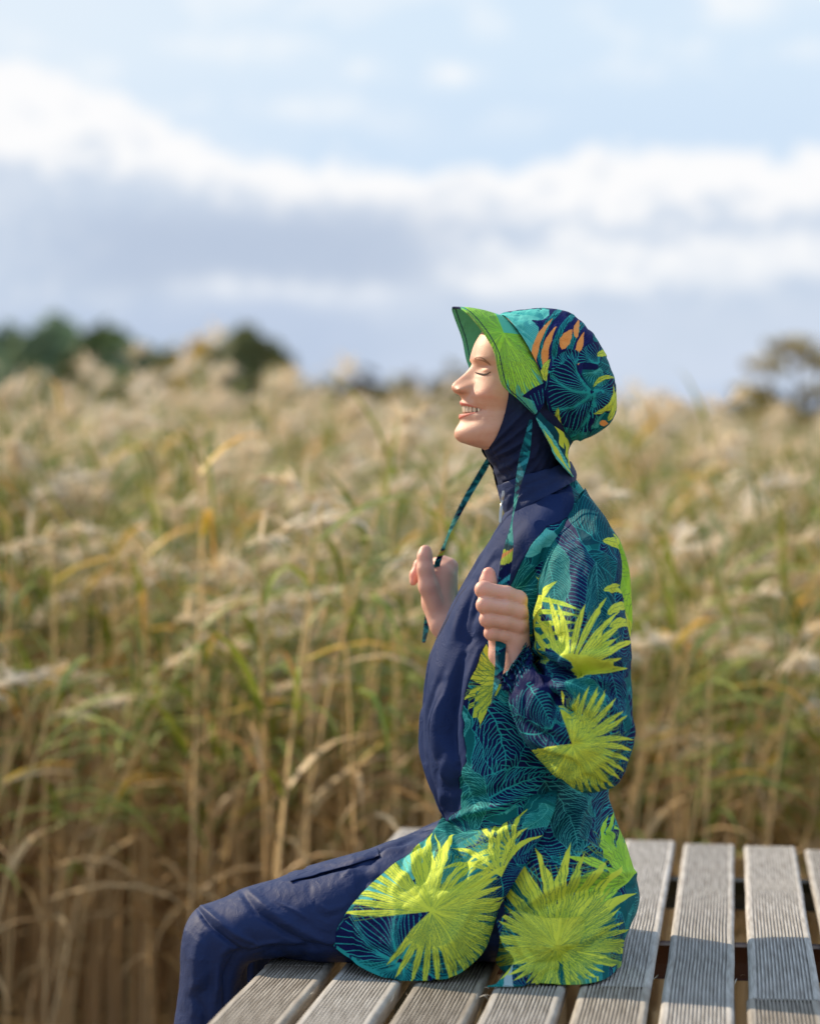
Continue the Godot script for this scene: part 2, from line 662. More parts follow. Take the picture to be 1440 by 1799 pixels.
# ------------------------------------------------------------------ sky
func sky_color(dir: Vector3) -> Color:
	var el := rad_to_deg(asin(clampf(dir.y, -1, 1)))
	var az := rad_to_deg(atan2(dir.x, -dir.z))
	var sx := 720.0 + az * 76.25
	var sy := 866.0 - el * 76.25
	var n1 := nz.get_noise_3d(dir.x * 900.0, dir.y * 2000.0, dir.z * 900.0)
	var n2 := nz.get_noise_3d(dir.x * 3000.0 + 50.0, dir.y * 4800.0, dir.z * 3000.0)
	var n4 := nz.get_noise_3d(dir.x * 8000.0 + 11.0, dir.y * 15000.0, dir.z * 8000.0)
	var n3 := nz.get_noise_3d(dir.x * 260.0 + 9.0, dir.y * 300.0 + 4.0, dir.z * 260.0)
	var inside := 1.0 - smoothstep(9.5, 16.0, absf(az))
	# clear air
	var c := Color8(204, 217, 238).lerp(Color8(210, 229, 249), smoothstep(1.5, 7.0, el))
	c = c.lerp(Color8(216, 234, 251), smoothstep(8.0, 10.5, el))
	c = c.lerp(Color8(196, 222, 250), smoothstep(13.0, 40.0, el))
	c = c.lerp(Color8(180, 210, 246), smoothstep(35.0, 85.0, el))
	c = c.lerp(Color8(250, 251, 254), 0.75 * smoothstep(0.02, 0.5, nz.get_noise_3d(dir.x * 90.0 + 31.0, dir.y * 170.0, dir.z * 90.0)) * smoothstep(11.5, 18.0, el))
	c = c.lerp(Color8(238, 245, 252), 0.55 * inside * smoothstep(900.0, -100.0, sx) * smoothstep(400.0, 100.0, sy))
	var puffs := [[1300, 22, 72, 34, 0.95], [795, 143, 50, 18, 0.9], [545, 198, 90, 22, 0.75], [622, 133, 48, 17, 0.8], [430, 100, 90, 22, 0.5], [1040, 45, 26, 18, 0.5], [1440, 10, 60, 20, 0.4], [690, 215, 60, 16, 0.4]]
	if inside > 0.0:
		for p in puffs:
			var dx: float = (sx - p[0] + n2 * 40.0) / p[2]
			var dy: float = (sy - p[1] + n2 * 16.0) / p[3]
			c = c.lerp(Color8(248, 251, 254), clampf(inside * p[4] * exp(-dx * dx - dy * dy) * (0.95 + 0.8 * n2 + 0.6 * n4), 0, 1))
		c = c.lerp(Color8(246, 250, 254), clampf(inside * smoothstep(0.05, 0.5, n1 + n4 * 0.3) * 0.5 * smoothstep(320.0, 120.0, sy), 0, 1))
	# the bank of cloud
	var far_top := 250.0 + n3 * 330.0
	var t := lerpf(far_top, table([-300, 105, 0, 122, 100, 130, 200, 160, 300, 218, 400, 256, 600, 292, 800, 314, 940, 306, 1040, 281, 1440, 272, 1900, 262], sx), inside)
	t += n1 * 40.0 + n2 * 26.0 + n4 * 16.0
	var cov := smoothstep(t - 14.0, t + 16.0, sy)
	var d := sy - t
	var rim := table([0, 175, 230, 120, 330, 80, 420, 84, 600, 66, 900, 52, 1010, 105, 1200, 105, 1440, 96], sx)
	rim = lerpf(85.0 + n3 * 60.0, rim, inside) * (1.0 + n2 * 0.7 + n1 * 0.5 + n4 * 0.4)
	var k := Color8(253, 253, 254).lerp(Color8(200, 214, 233), smoothstep(rim * 0.6, rim + 62.0, d) * clampf(0.9 + 0.4 * n2 + 0.25 * n4, 0, 1))
	k = k.lerp(Color8(185, 199, 221), 0.85 * smoothstep(330.0, 420.0, sy) * smoothstep(560.0, 480.0, sy) * smoothstep(-100.0, 300.0, sx) * smoothstep(1000.0, 600.0, sx) * inside)
	# lower bright strands
	var y2 := lerpf(490.0 + n3 * 60.0, table([700, 492, 850, 480, 1000, 474, 1200, 462, 1440, 452], sx), inside)
	var s2 := lerpf(0.4 + n3, smoothstep(700.0, 860.0, sx), inside)
	var b2 := (sy - y2 + n1 * 34.0 + n2 * 20.0 + n4 * 12.0) / 46.0
	k = k.lerp(Color8(247, 249, 252), clampf(s2 * exp(-b2 * b2 * b2 * b2) * (0.95 + 0.9 * n2 + 0.4 * n4), 0, 1))
	var b3 := (sy - 522.0 - (sx - 500.0) * 0.03 + n1 * 26.0 + n2 * 16.0 + n4 * 10.0) / 30.0
	k = k.lerp(Color8(240, 244, 250), clampf(0.85 * inside * exp(-b3 * b3) * smoothstep(250.0, 360.0, sx) * smoothstep(790.0, 650.0, sx) * (0.9 + 0.6 * n2), 0, 1))
	k = k.lerp(Color8(189, 204, 228).lerp(Color8(207, 219, 236), smoothstep(500.0, 1000.0, sx)), smoothstep(500.0, 570.0, sy + n1 * 30.0) * 0.85)
	k = k.lerp(Color8(212, 222, 242), 0.5 * clampf(n1 * 1.6, 0, 1) * smoothstep(520.0, 600.0, sy))
	k = k.lerp(Color8(176, 196, 230), 0.7 * smoothstep(660.0, 740.0, sy))
	return c.lerp(k, cov).srgb_to_linear() * (1.0 / 1.3)

func make_sky() -> Sky:
	var w := 1024
	var h := 512
	var low := PackedFloat32Array()
	low.resize(w * h * 3)
	for y in h:
		var el := PI / 2 - (y + 0.5) / h * PI
		for x in w:
			var az := (x + 0.5) / w * TAU
			var c := Color(0.3, 0.28, 0.22)
			if el > -0.02: c = sky_color(Vector3(sin(az) * cos(el), sin(el), -cos(az) * cos(el)))
			var o := (y * w + x) * 3
			low[o] = c.r
			low[o + 1] = c.g
			low[o + 2] = c.b
	var im := Image.create_from_data(w, h, false, Image.FORMAT_RGBF, low.to_byte_array())
	im.resize(4096, 2048, Image.INTERPOLATE_BILINEAR)
	for y in range(860, 1028):
		var el := PI / 2 - (y + 0.5) / 2048.0 * PI
		for q in range(-330, 330):
			var az := (q + 0.5) / 4096.0 * TAU
			im.set_pixel(posmod(q, 4096), y, sky_color(Vector3(sin(az) * cos(el), sin(el), -cos(az) * cos(el))))
	var pm := PanoramaSkyMaterial.new()
	pm.panorama = ImageTexture.create_from_image(im)
	var s := Sky.new()
	s.sky_material = pm
	return s

func _ready() -> void:
	rng.seed = 11
	nz.seed = 5
	nz.noise_type = FastNoiseLite.TYPE_SIMPLEX_SMOOTH
	nz.frequency = 0.02
	nz.fractal_octaves = 3
	var cam := Camera3D.new()
	cam.name = "camera"
	cam.transform = Transform3D(cam_basis, CAM)
	var at := CameraAttributesPhysical.new()
	at.frustum_focal_length = 58.2857
	at.frustum_focus_distance = 3.44
	at.frustum_near = 0.05
	at.frustum_far = 4000.0
	at.exposure_aperture = 1.75
	cam.attributes = at
	cam.current = true
	add_child(cam)
	var env := Environment.new()
	env.background_mode = Environment.BG_SKY
	env.sky = make_sky()
	env.tonemap_mode = Environment.TONE_MAPPER_LINEAR
	env.tonemap_exposure = 1.3
	env.sdfgi_enabled = true
	env.ssao_enabled = true
	env.ssil_enabled = true
	var we := WorldEnvironment.new()
	we.name = "world"
	we.environment = env
	add_child(we)
	var sun := DirectionalLight3D.new()
	sun.name = "sun"
	sun.light_energy = 1.6
	sun.light_color = Color(1.0, 0.92, 0.79)
	sun.light_angular_distance = 0.5
	sun.shadow_enabled = true
	var e := deg_to_rad(34)
	var a := deg_to_rad(36)
	sun.look_at_from_position(Vector3.ZERO, Vector3(cos(a) * cos(e), -sin(e), sin(a) * cos(e)))
	add_child(sun)
	make_ground()
	make_trees()
	make_reeds()
	make_bench()
	make_person()

# ------------------------------------------------------------------ ground
func make_ground() -> void:
	var rows := []
	var zs := [60.0, 20.0, 8.0, 4.0, 2.0, 1.0, 0.0, -0.9, -1.2, -1.6, -2.0, -2.4, -3.0, -5.0, -8.0, -14.0, -25.0, -50.0, -120.0, -400.0, -1500.0]
	var xs := [-1500.0, -300.0, -60.0, -20.0, -10.0, -5.0, -3.0, -2.0, -1.0, 0.0, 1.0, 2.0, 3.0, 5.0, 10.0, 20.0, 60.0, 300.0, 1500.0]
	for z in zs:
		var r := PackedVector3Array()
		for x in xs:
			var y := -0.35 * smoothstep(-0.9, -2.2, z)
			if absf(x) < 30 and absf(z) < 30 and z < -0.9: y += nz.get_noise_2d(x * 30, z * 30) * 0.08
			r.append(Vector3(x, y, z))
		rows.append(r)
	var g := mat(120, 100, 66, 1.0)
	var n := NoiseTexture2D.new()
	n.width = 512
	n.height = 512
	n.seamless = true
	var f := FastNoiseLite.new()
	f.frequency = 0.03
	f.fractal_octaves = 5
	f.seed = 3
	n.noise = f
	var rp := Gradient.new()
	rp.set_color(0, Color8(104, 84, 54))
	rp.set_color(1, Color8(186, 160, 114))
	n.color_ramp = rp
	g.albedo_color = Color.WHITE
	g.albedo_texture = n
	g.uv1_triplanar = true
	g.uv1_world_triplanar = true
	g.uv1_scale = Vector3(0.9, 0.9, 0.9)
	var o := part("ground", mesh_of(grid_arrays(rows, false, Vector3.UP, false), g), self)
	tag(o, "dry straw covered marsh ground under the bench and the reeds", "ground", "", "structure")

# ------------------------------------------------------------------ trees
func blob_crown(cs: Array, n: int, leaf: float, c0: Color, c1: Color, seed_: int) -> ArrayMesh:
	var r := RandomNumberGenerator.new()
	r.seed = seed_
	var v := PackedVector3Array()
	var nn := PackedVector3Array()
	var cl := PackedColorArray()
	var ix := PackedInt32Array()
	var tot := 0.0
	for c in cs: tot += c[1] * c[2]
	for c in cs:
		var m := int(n * c[1] * c[2] / tot)
		for k in m:
			var d := Vector3(r.randfn(), r.randfn(), r.randfn()).normalized()
			var rad := pow(r.randf(), 0.42) * (1.0 + 0.22 * sin(d.x * 7.0 + seed_) * cos(d.y * 6.0))
			var p: Vector3 = c[0] + Vector3(d.x * c[1], d.y * c[2], d.z * c[1]) * rad
			var nd := (d + Vector3(r.randfn(), r.randfn() + 0.5, r.randfn()) * 0.7).normalized()
			var t1 := nd.cross(Vector3(r.randfn(), r.randfn(), r.randfn())).normalized()
			var t2 := nd.cross(t1)
			var s := leaf * r.randf_range(0.5, 1.3)
			var col := c0.lerp(c1, clampf(r.randf() * 0.6 + 0.4 * (0.5 + 0.5 * sin(p.x * 1.3 + p.y * 0.9 + seed_)), 0, 1))
			var b := v.size()
			v.append_array([p - t1 * s, p - t2 * s * 0.6, p + t1 * s, p + t2 * s * 0.6])
			for q in 4:
				nn.append(nd)
				cl.append(col)
			ix.append_array([b, b + 2, b + 1, b, b + 3, b + 2])
	var arr := []
	arr.resize(Mesh.ARRAY_MAX)
	arr[Mesh.ARRAY_VERTEX] = v
	arr[Mesh.ARRAY_NORMAL] = nn
	arr[Mesh.ARRAY_COLOR] = cl
	arr[Mesh.ARRAY_INDEX] = ix
	return mesh_of(arr, vmat(0.8, 0.5))

func rod(pts: Array, radii: Array, seg: int, col = null) -> Array:
	var rows := []
	var cols := []
	for i in pts.size():
		var d: Vector3 = (pts[mini(i + 1, pts.size() - 1)] - pts[maxi(i - 1, 0)]).normalized()
		var s := d.cross(Vector3(0.31, 0.2, 0.93)).normalized()
		var t := d.cross(s)
		var r := PackedVector3Array()
		var cr_ := PackedColorArray()
		for j in seg + 1:
			var f := TAU * j / seg
			r.append(pts[i] + (s * cos(f) + t * sin(f)) * radii[i])
			if col != null: cr_.append(col)
		rows.append(r)
		cols.append(cr_)
	return grid_arrays(rows, true, Vector3.ZERO, true, null, cols if col != null else null)

func tree(px: float, top: float, wpx: float, dist: float, c0: Color, c1: Color, name_: String, label: String, lobes: Array, seed_: int, dens := 1.0, leaf := 0.42) -> void:
	var s := dist / F
	var x := (px - 720.0) * s
	var h := (866.0 - top) * s + 1.145 + 0.35
	var o := thing(name_, label, "shrub" if name_.ends_with("shrub") else "tree", Vector3(x, -0.35, CAM.z - dist))
	var w := wpx * s * 0.5
	var cs := []
	for l in lobes: cs.append([Vector3(l[0] * w, l[1] * h, l[2] * w), l[3] * w, l[4] * h])
	part("crown", blob_crown(cs, int(4200 * dens), leaf * dist / 100.0, c0, c1, seed_), o)
	var arms := [rod([Vector3.ZERO, Vector3(0.1, h * 0.3, 0), Vector3(0, h * 0.72, 0)], [w * 0.07 + 0.08, w * 0.05 + 0.06, 0.05], 8)]
	for c in cs: arms.append(rod([Vector3(0.03, h * 0.3, 0), c[0] * Vector3(0.6, 0.8, 0.6), c[0]], [w * 0.03 + 0.04, w * 0.02 + 0.03, 0.02], 6))
	part("trunk", mesh_of(join_arrays(arms), mat(78, 62, 48, 0.95)), o)

func make_trees() -> void:
	var round_ := [[0.0, 0.7, 0.0, 0.8, 0.27], [-0.6, 0.62, 0.1, 0.5, 0.22], [0.62, 0.64, -0.1, 0.48, 0.22], [0.1, 0.86, 0.1, 0.5, 0.14], [-0.35, 0.8, 0.1, 0.4, 0.13], [0.0, 0.35, 0.3, 0.95, 0.28]]
	var wide := [[-0.55, 0.7, 0.0, 0.6, 0.24], [0.0, 0.78, 0.1, 0.6, 0.22], [0.55, 0.72, 0.0, 0.6, 0.22], [-0.2, 0.4, 0.3, 1.0, 0.3], [0.5, 0.38, 0.2, 0.7, 0.28], [-0.8, 0.86, 0, 0.3, 0.12]]
	var bush := [[0.0, 0.66, 0.0, 0.85, 0.34], [-0.5, 0.55, 0.2, 0.6, 0.34], [0.55, 0.58, 0.1, 0.6, 0.34], [0.0, 0.3, 0.1, 1.0, 0.3]]
	var col := [[0.0, 0.75, 0.0, 0.7, 0.24], [0.1, 0.5, 0.0, 0.9, 0.3], [0.0, 0.25, 0.0, 0.9, 0.25]]
	var dark := lin(88, 112, 96)
	var dark2 := lin(138, 158, 112)
	tree(15, 572, 220, 165, dark, dark2, "broadleaf_tree", "dark green tree at the left edge, left end of the distant wood", wide, 1, 1.4)
	tree(95, 562, 200, 160, dark, dark2, "broadleaf_tree", "tallest dark tree in the distant wood at upper left, rounded top", round_, 2, 1.4)
	tree(188, 572, 170, 155, lin(52, 74, 50), lin(104, 122, 62), "broadleaf_tree", "olive tinged tree at right end of the distant dark wood", round_, 3, 1.3)
	tree(250, 606, 110, 150, dark, dark2, "broadleaf_tree", "lower dark tree sloping down on the right of the distant wood", wide, 4, 1.1)
	tree(302, 604, 50, 120, lin(104, 110, 44), lin(160, 150, 60), "slender_tree", "small narrow yellow green tree standing alone right of the wood", col, 5, 0.5)
	tree(350, 600, 84, 112, lin(188, 160, 56), lin(232, 202, 96), "autumn_tree", "yellow autumn tree against the left side of the big dark tree", round_, 6, 0.8)
	tree(425, 576, 165, 108, lin(74, 88, 62), lin(128, 132, 84), "broadleaf_tree", "big dark green tree standing alone beside the yellow tree", round_, 7, 1.6)
	tree(480, 598, 96, 110, lin(74, 86, 62), lin(120, 126, 80), "broadleaf_tree", "smaller dark tree leaning out on the right of the big dark tree", [[0.2, 0.78, 0, 0.6, 0.16], [-0.3, 0.62, 0, 0.6, 0.2], [0.5, 0.58, 0.1, 0.4, 0.12], [-0.2, 0.3, 0, 0.7, 0.25]], 8, 0.8)
	tree(215, 664, 110, 80, lin(84, 100, 50), lin(132, 140, 74), "rounded_shrub", "mid green shrub in front of the distant wood, left of the slender tree", bush, 9, 0.6)
	tree(352, 684, 80, 70, lin(96, 112, 48), lin(146, 156, 72), "rounded_shrub", "light green shrub below the big dark tree", bush, 10, 0.5)
	tree(500, 656, 100, 76, lin(116, 118, 46), lin(170, 164, 74), "rounded_shrub", "yellow green shrub right of the big dark tree", bush, 11, 0.5)
	tree(632, 652, 110, 96, lin(66, 62, 44), lin(120, 104, 68), "rounded_shrub", "brownish dark shrub in the gap left of the woman's face", bush, 12, 0.5)
	tree(788, 648, 130, 82, lin(92, 86, 46), lin(152, 136, 74), "rounded_shrub", "brown green shrub just left of the woman's face", bush, 13, 0.6)
	tree(724, 652, 46, 100, lin(120, 104, 84), lin(160, 140, 110), "slender_tree", "thin pale half bare tree between the brown shrubs", col, 14, 0.16, 0.3)
	tree(1100, 732, 120, 230, dark, lin(50, 74, 72), "broadleaf_tree", "far low dark tree just right of the woman's hat", wide, 15, 0.8)
	tree(566, 688, 150, 260, lin(60, 84, 90), lin(90, 110, 100), "broadleaf_tree", "very far low bluish tree right of the yellow green shrub", wide, 16, 0.8)
	tree(1250, 712, 150, 90, lin(86, 88, 50), lin(134, 124, 72), "rounded_shrub", "olive shrub left of the open crowned tree at right", bush, 17, 0.5)
	tree(1330, 682, 150, 88, lin(80, 86, 46), lin(134, 128, 68), "rounded_shrub", "green shrub under the open crowned tree at right", bush, 18, 0.6)
	tree(572, 664, 80, 88, lin(120, 112, 60), lin(176, 160, 92), "rounded_shrub", "low straw coloured shrub between the yellow green shrub and the brownish one", bush, 20, 0.4)
	tree(700, 668, 90, 92, lin(104, 104, 54), lin(166, 150, 84), "rounded_shrub", "low olive brown shrub between the two brown shrubs left of her face", bush, 21, 0.5)
	tree(1165, 712, 110, 94, lin(112, 110, 58), lin(176, 158, 92), "rounded_shrub", "low olive shrub nearest the back of the hat on the skyline", bush, 22, 0.5)
	tree(1405, 586, 290, 84, lin(128, 118, 58), lin(196, 172, 96), "open_crowned_tree", "olive tree with open layered crown at the right edge", [[-0.1, 0.94, 0, 0.34, 0.04], [-0.42, 0.84, 0.1, 0.3, 0.035], [0.28, 0.86, 0.1, 0.36, 0.05], [-0.62, 0.72, 0, 0.26, 0.035], [0.12, 0.71, 0.1, 0.26, 0.03], [0.66, 0.76, 0, 0.34, 0.06], [-0.3, 0.6, 0.2, 0.32, 0.05], [0.42, 0.58, 0.1, 0.4, 0.07], [0.1, 0.34, 0.1, 0.7, 0.16]], 19, 0.55, 0.26)

# ------------------------------------------------------------------ reeds
func blade(st: Array, base: Vector3, dir: Vector3, len_: float, wd: float, droop: float, c0: Color, c1: Color) -> void:
	var p := base
	var d := dir.normalized()
	var side := d.cross(Vector3.UP).normalized()
	if side.length() < 0.1: side = Vector3.RIGHT
	side = side.rotated(d, 0.5)
	var b: int = st[0].size()
	var n := 5
	for i in n + 1:
		var t := float(i) / n
		var w := wd * (0.55 + 1.6 * t * (1.0 - t)) * (1.0 - t * t * t * 0.97)
		var nn := d.cross(side).normalized()
		st[0].append(p - side * w)
		st[0].append(p + side * w)
		st[1].append(nn)
		st[1].append(nn)
		var c := c0.lerp(c1, t)
		st[2].append(c)
		st[2].append(c)
		if i < n:
			var q := b + i * 2
			st[3].append_array([q, q + 1, q + 2, q + 1, q + 3, q + 2])
		p += d * len_ / n
		d = (d + Vector3.DOWN * droop / n * (0.5 + t * 1.5)).normalized()

func stalk(st: Array, pts: Array, r0: float, r1: float, c0: Color, c1: Color) -> void:
	var b: int = st[0].size()
	for i in pts.size():
		var t := float(i) / (pts.size() - 1)
		for j in 3:
			var f := TAU * j / 3 + 0.5
			var o := Vector3(cos(f), 0, sin(f))
			st[0].append(pts[i] + o * lerpf(r0, r1, t))
			st[1].append(o)
			st[2].append(c0.lerp(c1, t))
		if i > 0:
			for j in 3:
				var q := b + (i - 1) * 3 + j
				var q1 := b + (i - 1) * 3 + (j + 1) % 3
				st[3].append_array([q, q1, q + 3, q1, q1 + 3, q + 3])

func plume(st: Array, top: Vector3, lean: Vector3, len_: float, r: RandomNumberGenerator, c0: Color, c1: Color, n := 34) -> void:
	for k in n:
		var t := r.randf()
		var p := top - lean * len_ * (0.15 - t * 0.75) + Vector3(0, len_ * 0.55 * t * (1.0 - 0.5 * t), 0)
		var d := lean * r.randf_range(0.2, 1.2) + Vector3(r.randfn() * 0.45, r.randf_range(0.1, 0.9), r.randfn() * 0.45)
		blade(st, p, d, len_ * r.randf_range(0.3, 0.62) * (1.1 - 0.5 * t), r.randf_range(0.004, 0.0085), r.randf_range(1.6, 3.6), c0.lerp(c1, r.randf()), c0.lerp(c1, r.randf()))

func arrays_of(st: Array) -> Array:
	var arr := []
	arr.resize(Mesh.ARRAY_MAX)
	arr[Mesh.ARRAY_VERTEX] = PackedVector3Array(st[0])
	arr[Mesh.ARRAY_NORMAL] = PackedVector3Array(st[1])
	arr[Mesh.ARRAY_COLOR] = PackedColorArray(st[2])
	arr[Mesh.ARRAY_INDEX] = PackedInt32Array(st[3])
	return arr

func leaf_tone(r: RandomNumberGenerator, hgt: float) -> Array:
	var dry := r.randf() < lerpf(0.96, 0.1, smoothstep(0.5, 0.78, hgt))
	if dry:
		var c := lin(172, 138, 96).lerp(lin(230, 206, 164), r.randf())
		return [c, c.lerp(lin(206, 150, 88), r.randf() * 0.5)]
	if r.randf() < 0.04: return [lin(206, 180, 60), lin(226, 150, 46)]
	var g := lin(64, 90, 30).lerp(lin(150, 166, 66), r.randf())
	return [g, g.lerp(lin(184, 176, 92), r.randf() * 0.6)]

func reed_into(stems: Array, leaves: Array, heads: Array, at: Vector3, h: float, r: RandomNumberGenerator, with_head: bool, nleaf := 9) -> void:
	var lean := Vector3(r.randfn() * 0.05 + 0.04, 0, r.randfn() * 0.05)
	if r.randf() < 0.1: lean = Vector3(r.randf_range(-0.35, 0.35), 0, r.randfn() * 0.1)
	var pts := []
	for i in 5:
		var t := i / 4.0
		pts.append(at + Vector3(0, h * t, 0) + lean * h * t * t)
	var sc := lin(190, 150, 112).lerp(lin(242, 214, 174), r.randf())
	stalk(stems, pts, 0.0056, 0.0028, sc, sc.lerp(lin(190, 176, 100), 0.4))
	for k in nleaf:
		var t := 0.42 + 0.56 * pow((k + r.randf()) / nleaf, 0.72)
		if k == 0 and r.randf() < 0.6: t = r.randf_range(0.2, 0.45)
		var i := mini(int(t * 4.0), 3)
		var p: Vector3 = pts[i].lerp(pts[i + 1], t * 4.0 - i)
		var az := r.randf() * TAU
		var d := Vector3(cos(az) + 0.7, r.randf_range(0.6, 2.0), sin(az))
		var c := leaf_tone(r, t)
		blade(leaves, p, d, r.randf_range(0.24, 0.46), r.randf_range(0.0055, 0.0108), r.randf_range(1.2, 3.8), c[0], c[1])
	if with_head:
		var a := lin(230, 210, 180)
		var b := lin(255, 248, 232)
		var k := lin(182, 154, 126)
		plume(heads, pts[4], Vector3(r.randf_range(0.25, 0.9), 0, r.randfn() * 0.4), r.randf_range(0.2, 0.34), r, a.lerp(k, r.randf() * 0.4), b.lerp(a, r.randf() * 0.4), 44)

func fresh() -> Array:
	return [[], [], [], []]

func make_reeds() -> void:
	var r := RandomNumberGenerator.new()
	r.seed = 21
	var ms := vmat(0.7, 0.0)
	var ml := vmat(0.55, 0.7)
	var mh := vmat(0.9, 0.8)
	# three bands of the bed, each from a clump of its own, set again and again, turned and scaled
	for band in [[6.1, 9.6, 0.42, "sparse front edge of the reed bed, brown stalks and drooping leaves right behind the bench"], [9.6, 18.0, 0.42, "middle of the reed bed, cream plumes over green leaves behind the front stalks"], [18.0, 46.0, 0.6, "far part of the reed bed, pale plumes up to the trees and the sky"]]:
		var stems := fresh()
		var leaves := fresh()
		var heads := fresh()
		for k in 19:
			reed_into(stems, leaves, heads, Vector3(r.randf_range(-0.4, 0.4), 0, r.randf_range(-0.4, 0.4)), r.randf_range(0.72, 1.06) * 2.0, r, k < (5 if band[0] < 15.0 else 4), 9 if k < 12 else 4)
		var m := ArrayMesh.new()
		for q in [[stems, ms], [leaves, ml], [heads, mh]]:
			m.add_surface_from_arrays(Mesh.PRIMITIVE_TRIANGLES, arrays_of(q[0]))
			m.surface_set_material(m.get_surface_count() - 1, q[1])
		var places := []
		var d: float = band[0]
		while d < band[1]:
			var half := d * 0.165 + 2.4
			var step: float = band[2]
			var x := -half + r.randf() * step
			while x < half:
				var dd := d + r.randf_range(-0.25, 0.25)
				var xx := x + r.randf_range(-0.2, 0.2)
				# the bed stands taller farther from its edge
				var q := r.randf()
				var side := xx * 10.0 / dd
				var top := 0.0295 * dd - 0.20 - 0.55 * q * q * q + nz.get_noise_2d(xx * 34.0, dd * 22.0) * 0.62
				top -= 0.10 * smoothstep(0.2, 1.0, side)
				if r.randf() < 0.05 and dd > 12.0: top += r.randf_range(0.1, 0.35)
				var h := 1.145 + 0.35 + top
				var b := Basis(Vector3.UP, r.randfn() * 0.7).scaled(Vector3(1, h / 2.0, 1))
				places.append([Transform3D(b, Vector3(xx, -0.38, CAM.z - dd)), Color(1, 1, 1).lerp(Color(0.84, 0.78, 0.64), r.randf())])
				x += step * r.randf_range(0.75, 1.25)
			d += step * 0.9
		var mm := MultiMesh.new()
		mm.transform_format = MultiMesh.TRANSFORM_3D
		mm.use_colors = true
		mm.mesh = m
		mm.instance_count = places.size()
		for i in places.size():
			mm.set_instance_transform(i, places[i][0])
			mm.set_instance_color(i, places[i][1])
		var o := MultiMeshInstance3D.new()
		o.name = numbered("reed_bed")
		o.multimesh = mm
		add_child(o)
		tag(o, band[3], "reeds", "", "stuff")
	# reeds that stand out of the mass
	var solo := [
		[640, 1330, 7.0, 1, "single reed with a pale drooping plume in the brown stems left of the woman's belly"],
		[235, 600, 17.0, 1, "tall reed whose pale plume stands against the sky over the distant wood"],
		[265, 650, 15.5, 1, "tall reed with a narrow plume right of and lower than the one over the wood"],
		[100, 672, 13.0, 1, "reed with a broad cream plume under the tallest dark tree"],
		[1165, 690, 21.0, 1, "tall reed with a brownish plume on the skyline right of the hat"],
		[1215, 704, 20.0, 1, "reed with a grey brown plume on the skyline, second to the right of the hat"],
		[620, 690, 19.0, 1, "reed with a pale upright plume on the skyline left of the nose"],
		[690, 690, 19.0, 1, "reed with a pale plume on the skyline nearest the nose"],
		[1420, 1215, 7.2, 1, "reed with a cream plume at the right edge, halfway down"],
		[1130, 1310, 7.4, 1, "reed with a beige plume close behind the woman's elbow"],
		[570, 1430, 6.6, 0, "reed with a pale broken leaf just above the trousers"],
		[225, 800, 9.5, 2, "reed with one bright orange leaf among the plumes at left"],
		[430, 1270, 6.8, 3, "reed with a yellow green leaf pointing right in the brown stems"],
		[540, 720, 12.0, 2, "reed with an orange bent leaf on the skyline right of the yellow green shrub"],
		[1410, 1400, 6.5, 3, "reed with broad yellow green leaves at the lower right behind the bench end"],
		[150, 1250, 6.9, 1, "reed with a pale plume at far left, halfway down the photo"],
		[575, 790, 9.0, 1, "reed with a bright plume just below the skyline, left of the chin"],
		[820, 740, 14.0, 1, "reed with a pale plume showing beside the woman's chin"],
	]
	for k in solo.size():
		var q: Array = solo[k]
		var s: float = q[2] / F
		var x: float = (q[0] - 720.0) * s
		var h: float = (866.0 - q[1]) * s + 1.145 + 0.38 - 0.05
		var t := thing("reed", q[4], "reed", Vector3(x - 0.06 * h, -0.38, CAM.z - q[2]))
		var rr := RandomNumberGenerator.new()
		rr.seed = 100 + k
		var st := fresh()
		var pts := []
		for i in 7:
			var u := i / 6.0
			pts.append(Vector3(0.06 * h * u * u, h * u, 0))
		stalk(st, pts, 0.006, 0.003, lin(150, 118, 76), lin(190, 166, 112))
		part("stem", mesh_of(arrays_of(st), ms), t)
		for j in 6:
			var lf := fresh()
			var u := 0.3 + 0.6 * j / 5.0
			var i := mini(int(u * 6.0), 5)
			var p: Vector3 = pts[i].lerp(pts[i + 1], u * 6.0 - i)
			var c := leaf_tone(rr, u)
			var w := rr.randf_range(0.008, 0.013)
			if q[3] == 2 and j == 5: c = [lin(226, 150, 50), lin(222, 120, 36)]
			if q[3] == 3 and j >= 3: c = [lin(150, 156, 62), lin(190, 186, 84)]
			if q[3] == 0 and j == 5: c = [lin(206, 196, 150), lin(226, 216, 180)]
			if q[3] != 1 and j >= 4: w = 0.018
			var az := rr.randf() * TAU
			if q[3] != 1 and j >= 4: az = rr.randf_range(-0.5, 0.5)
			blade(lf, p, Vector3(cos(az) + 0.3, rr.randf_range(0.6, 1.5), sin(az)), rr.randf_range(0.3, 0.48), w, rr.randf_range(1.4, 3.4), c[0], c[1])
			part("leaf", mesh_of(arrays_of(lf), ml), t)
		if q[3] == 1:
			var hd := fresh()
			plume(hd, pts[6] - Vector3(0, 0.08, 0), Vector3(rr.randf_range(0.2, 0.7), 0, 0.1), 0.3, rr, lin(200, 178, 148), lin(240, 226, 204), 46)
			part("plume", mesh_of(arrays_of(hd), mh), t)

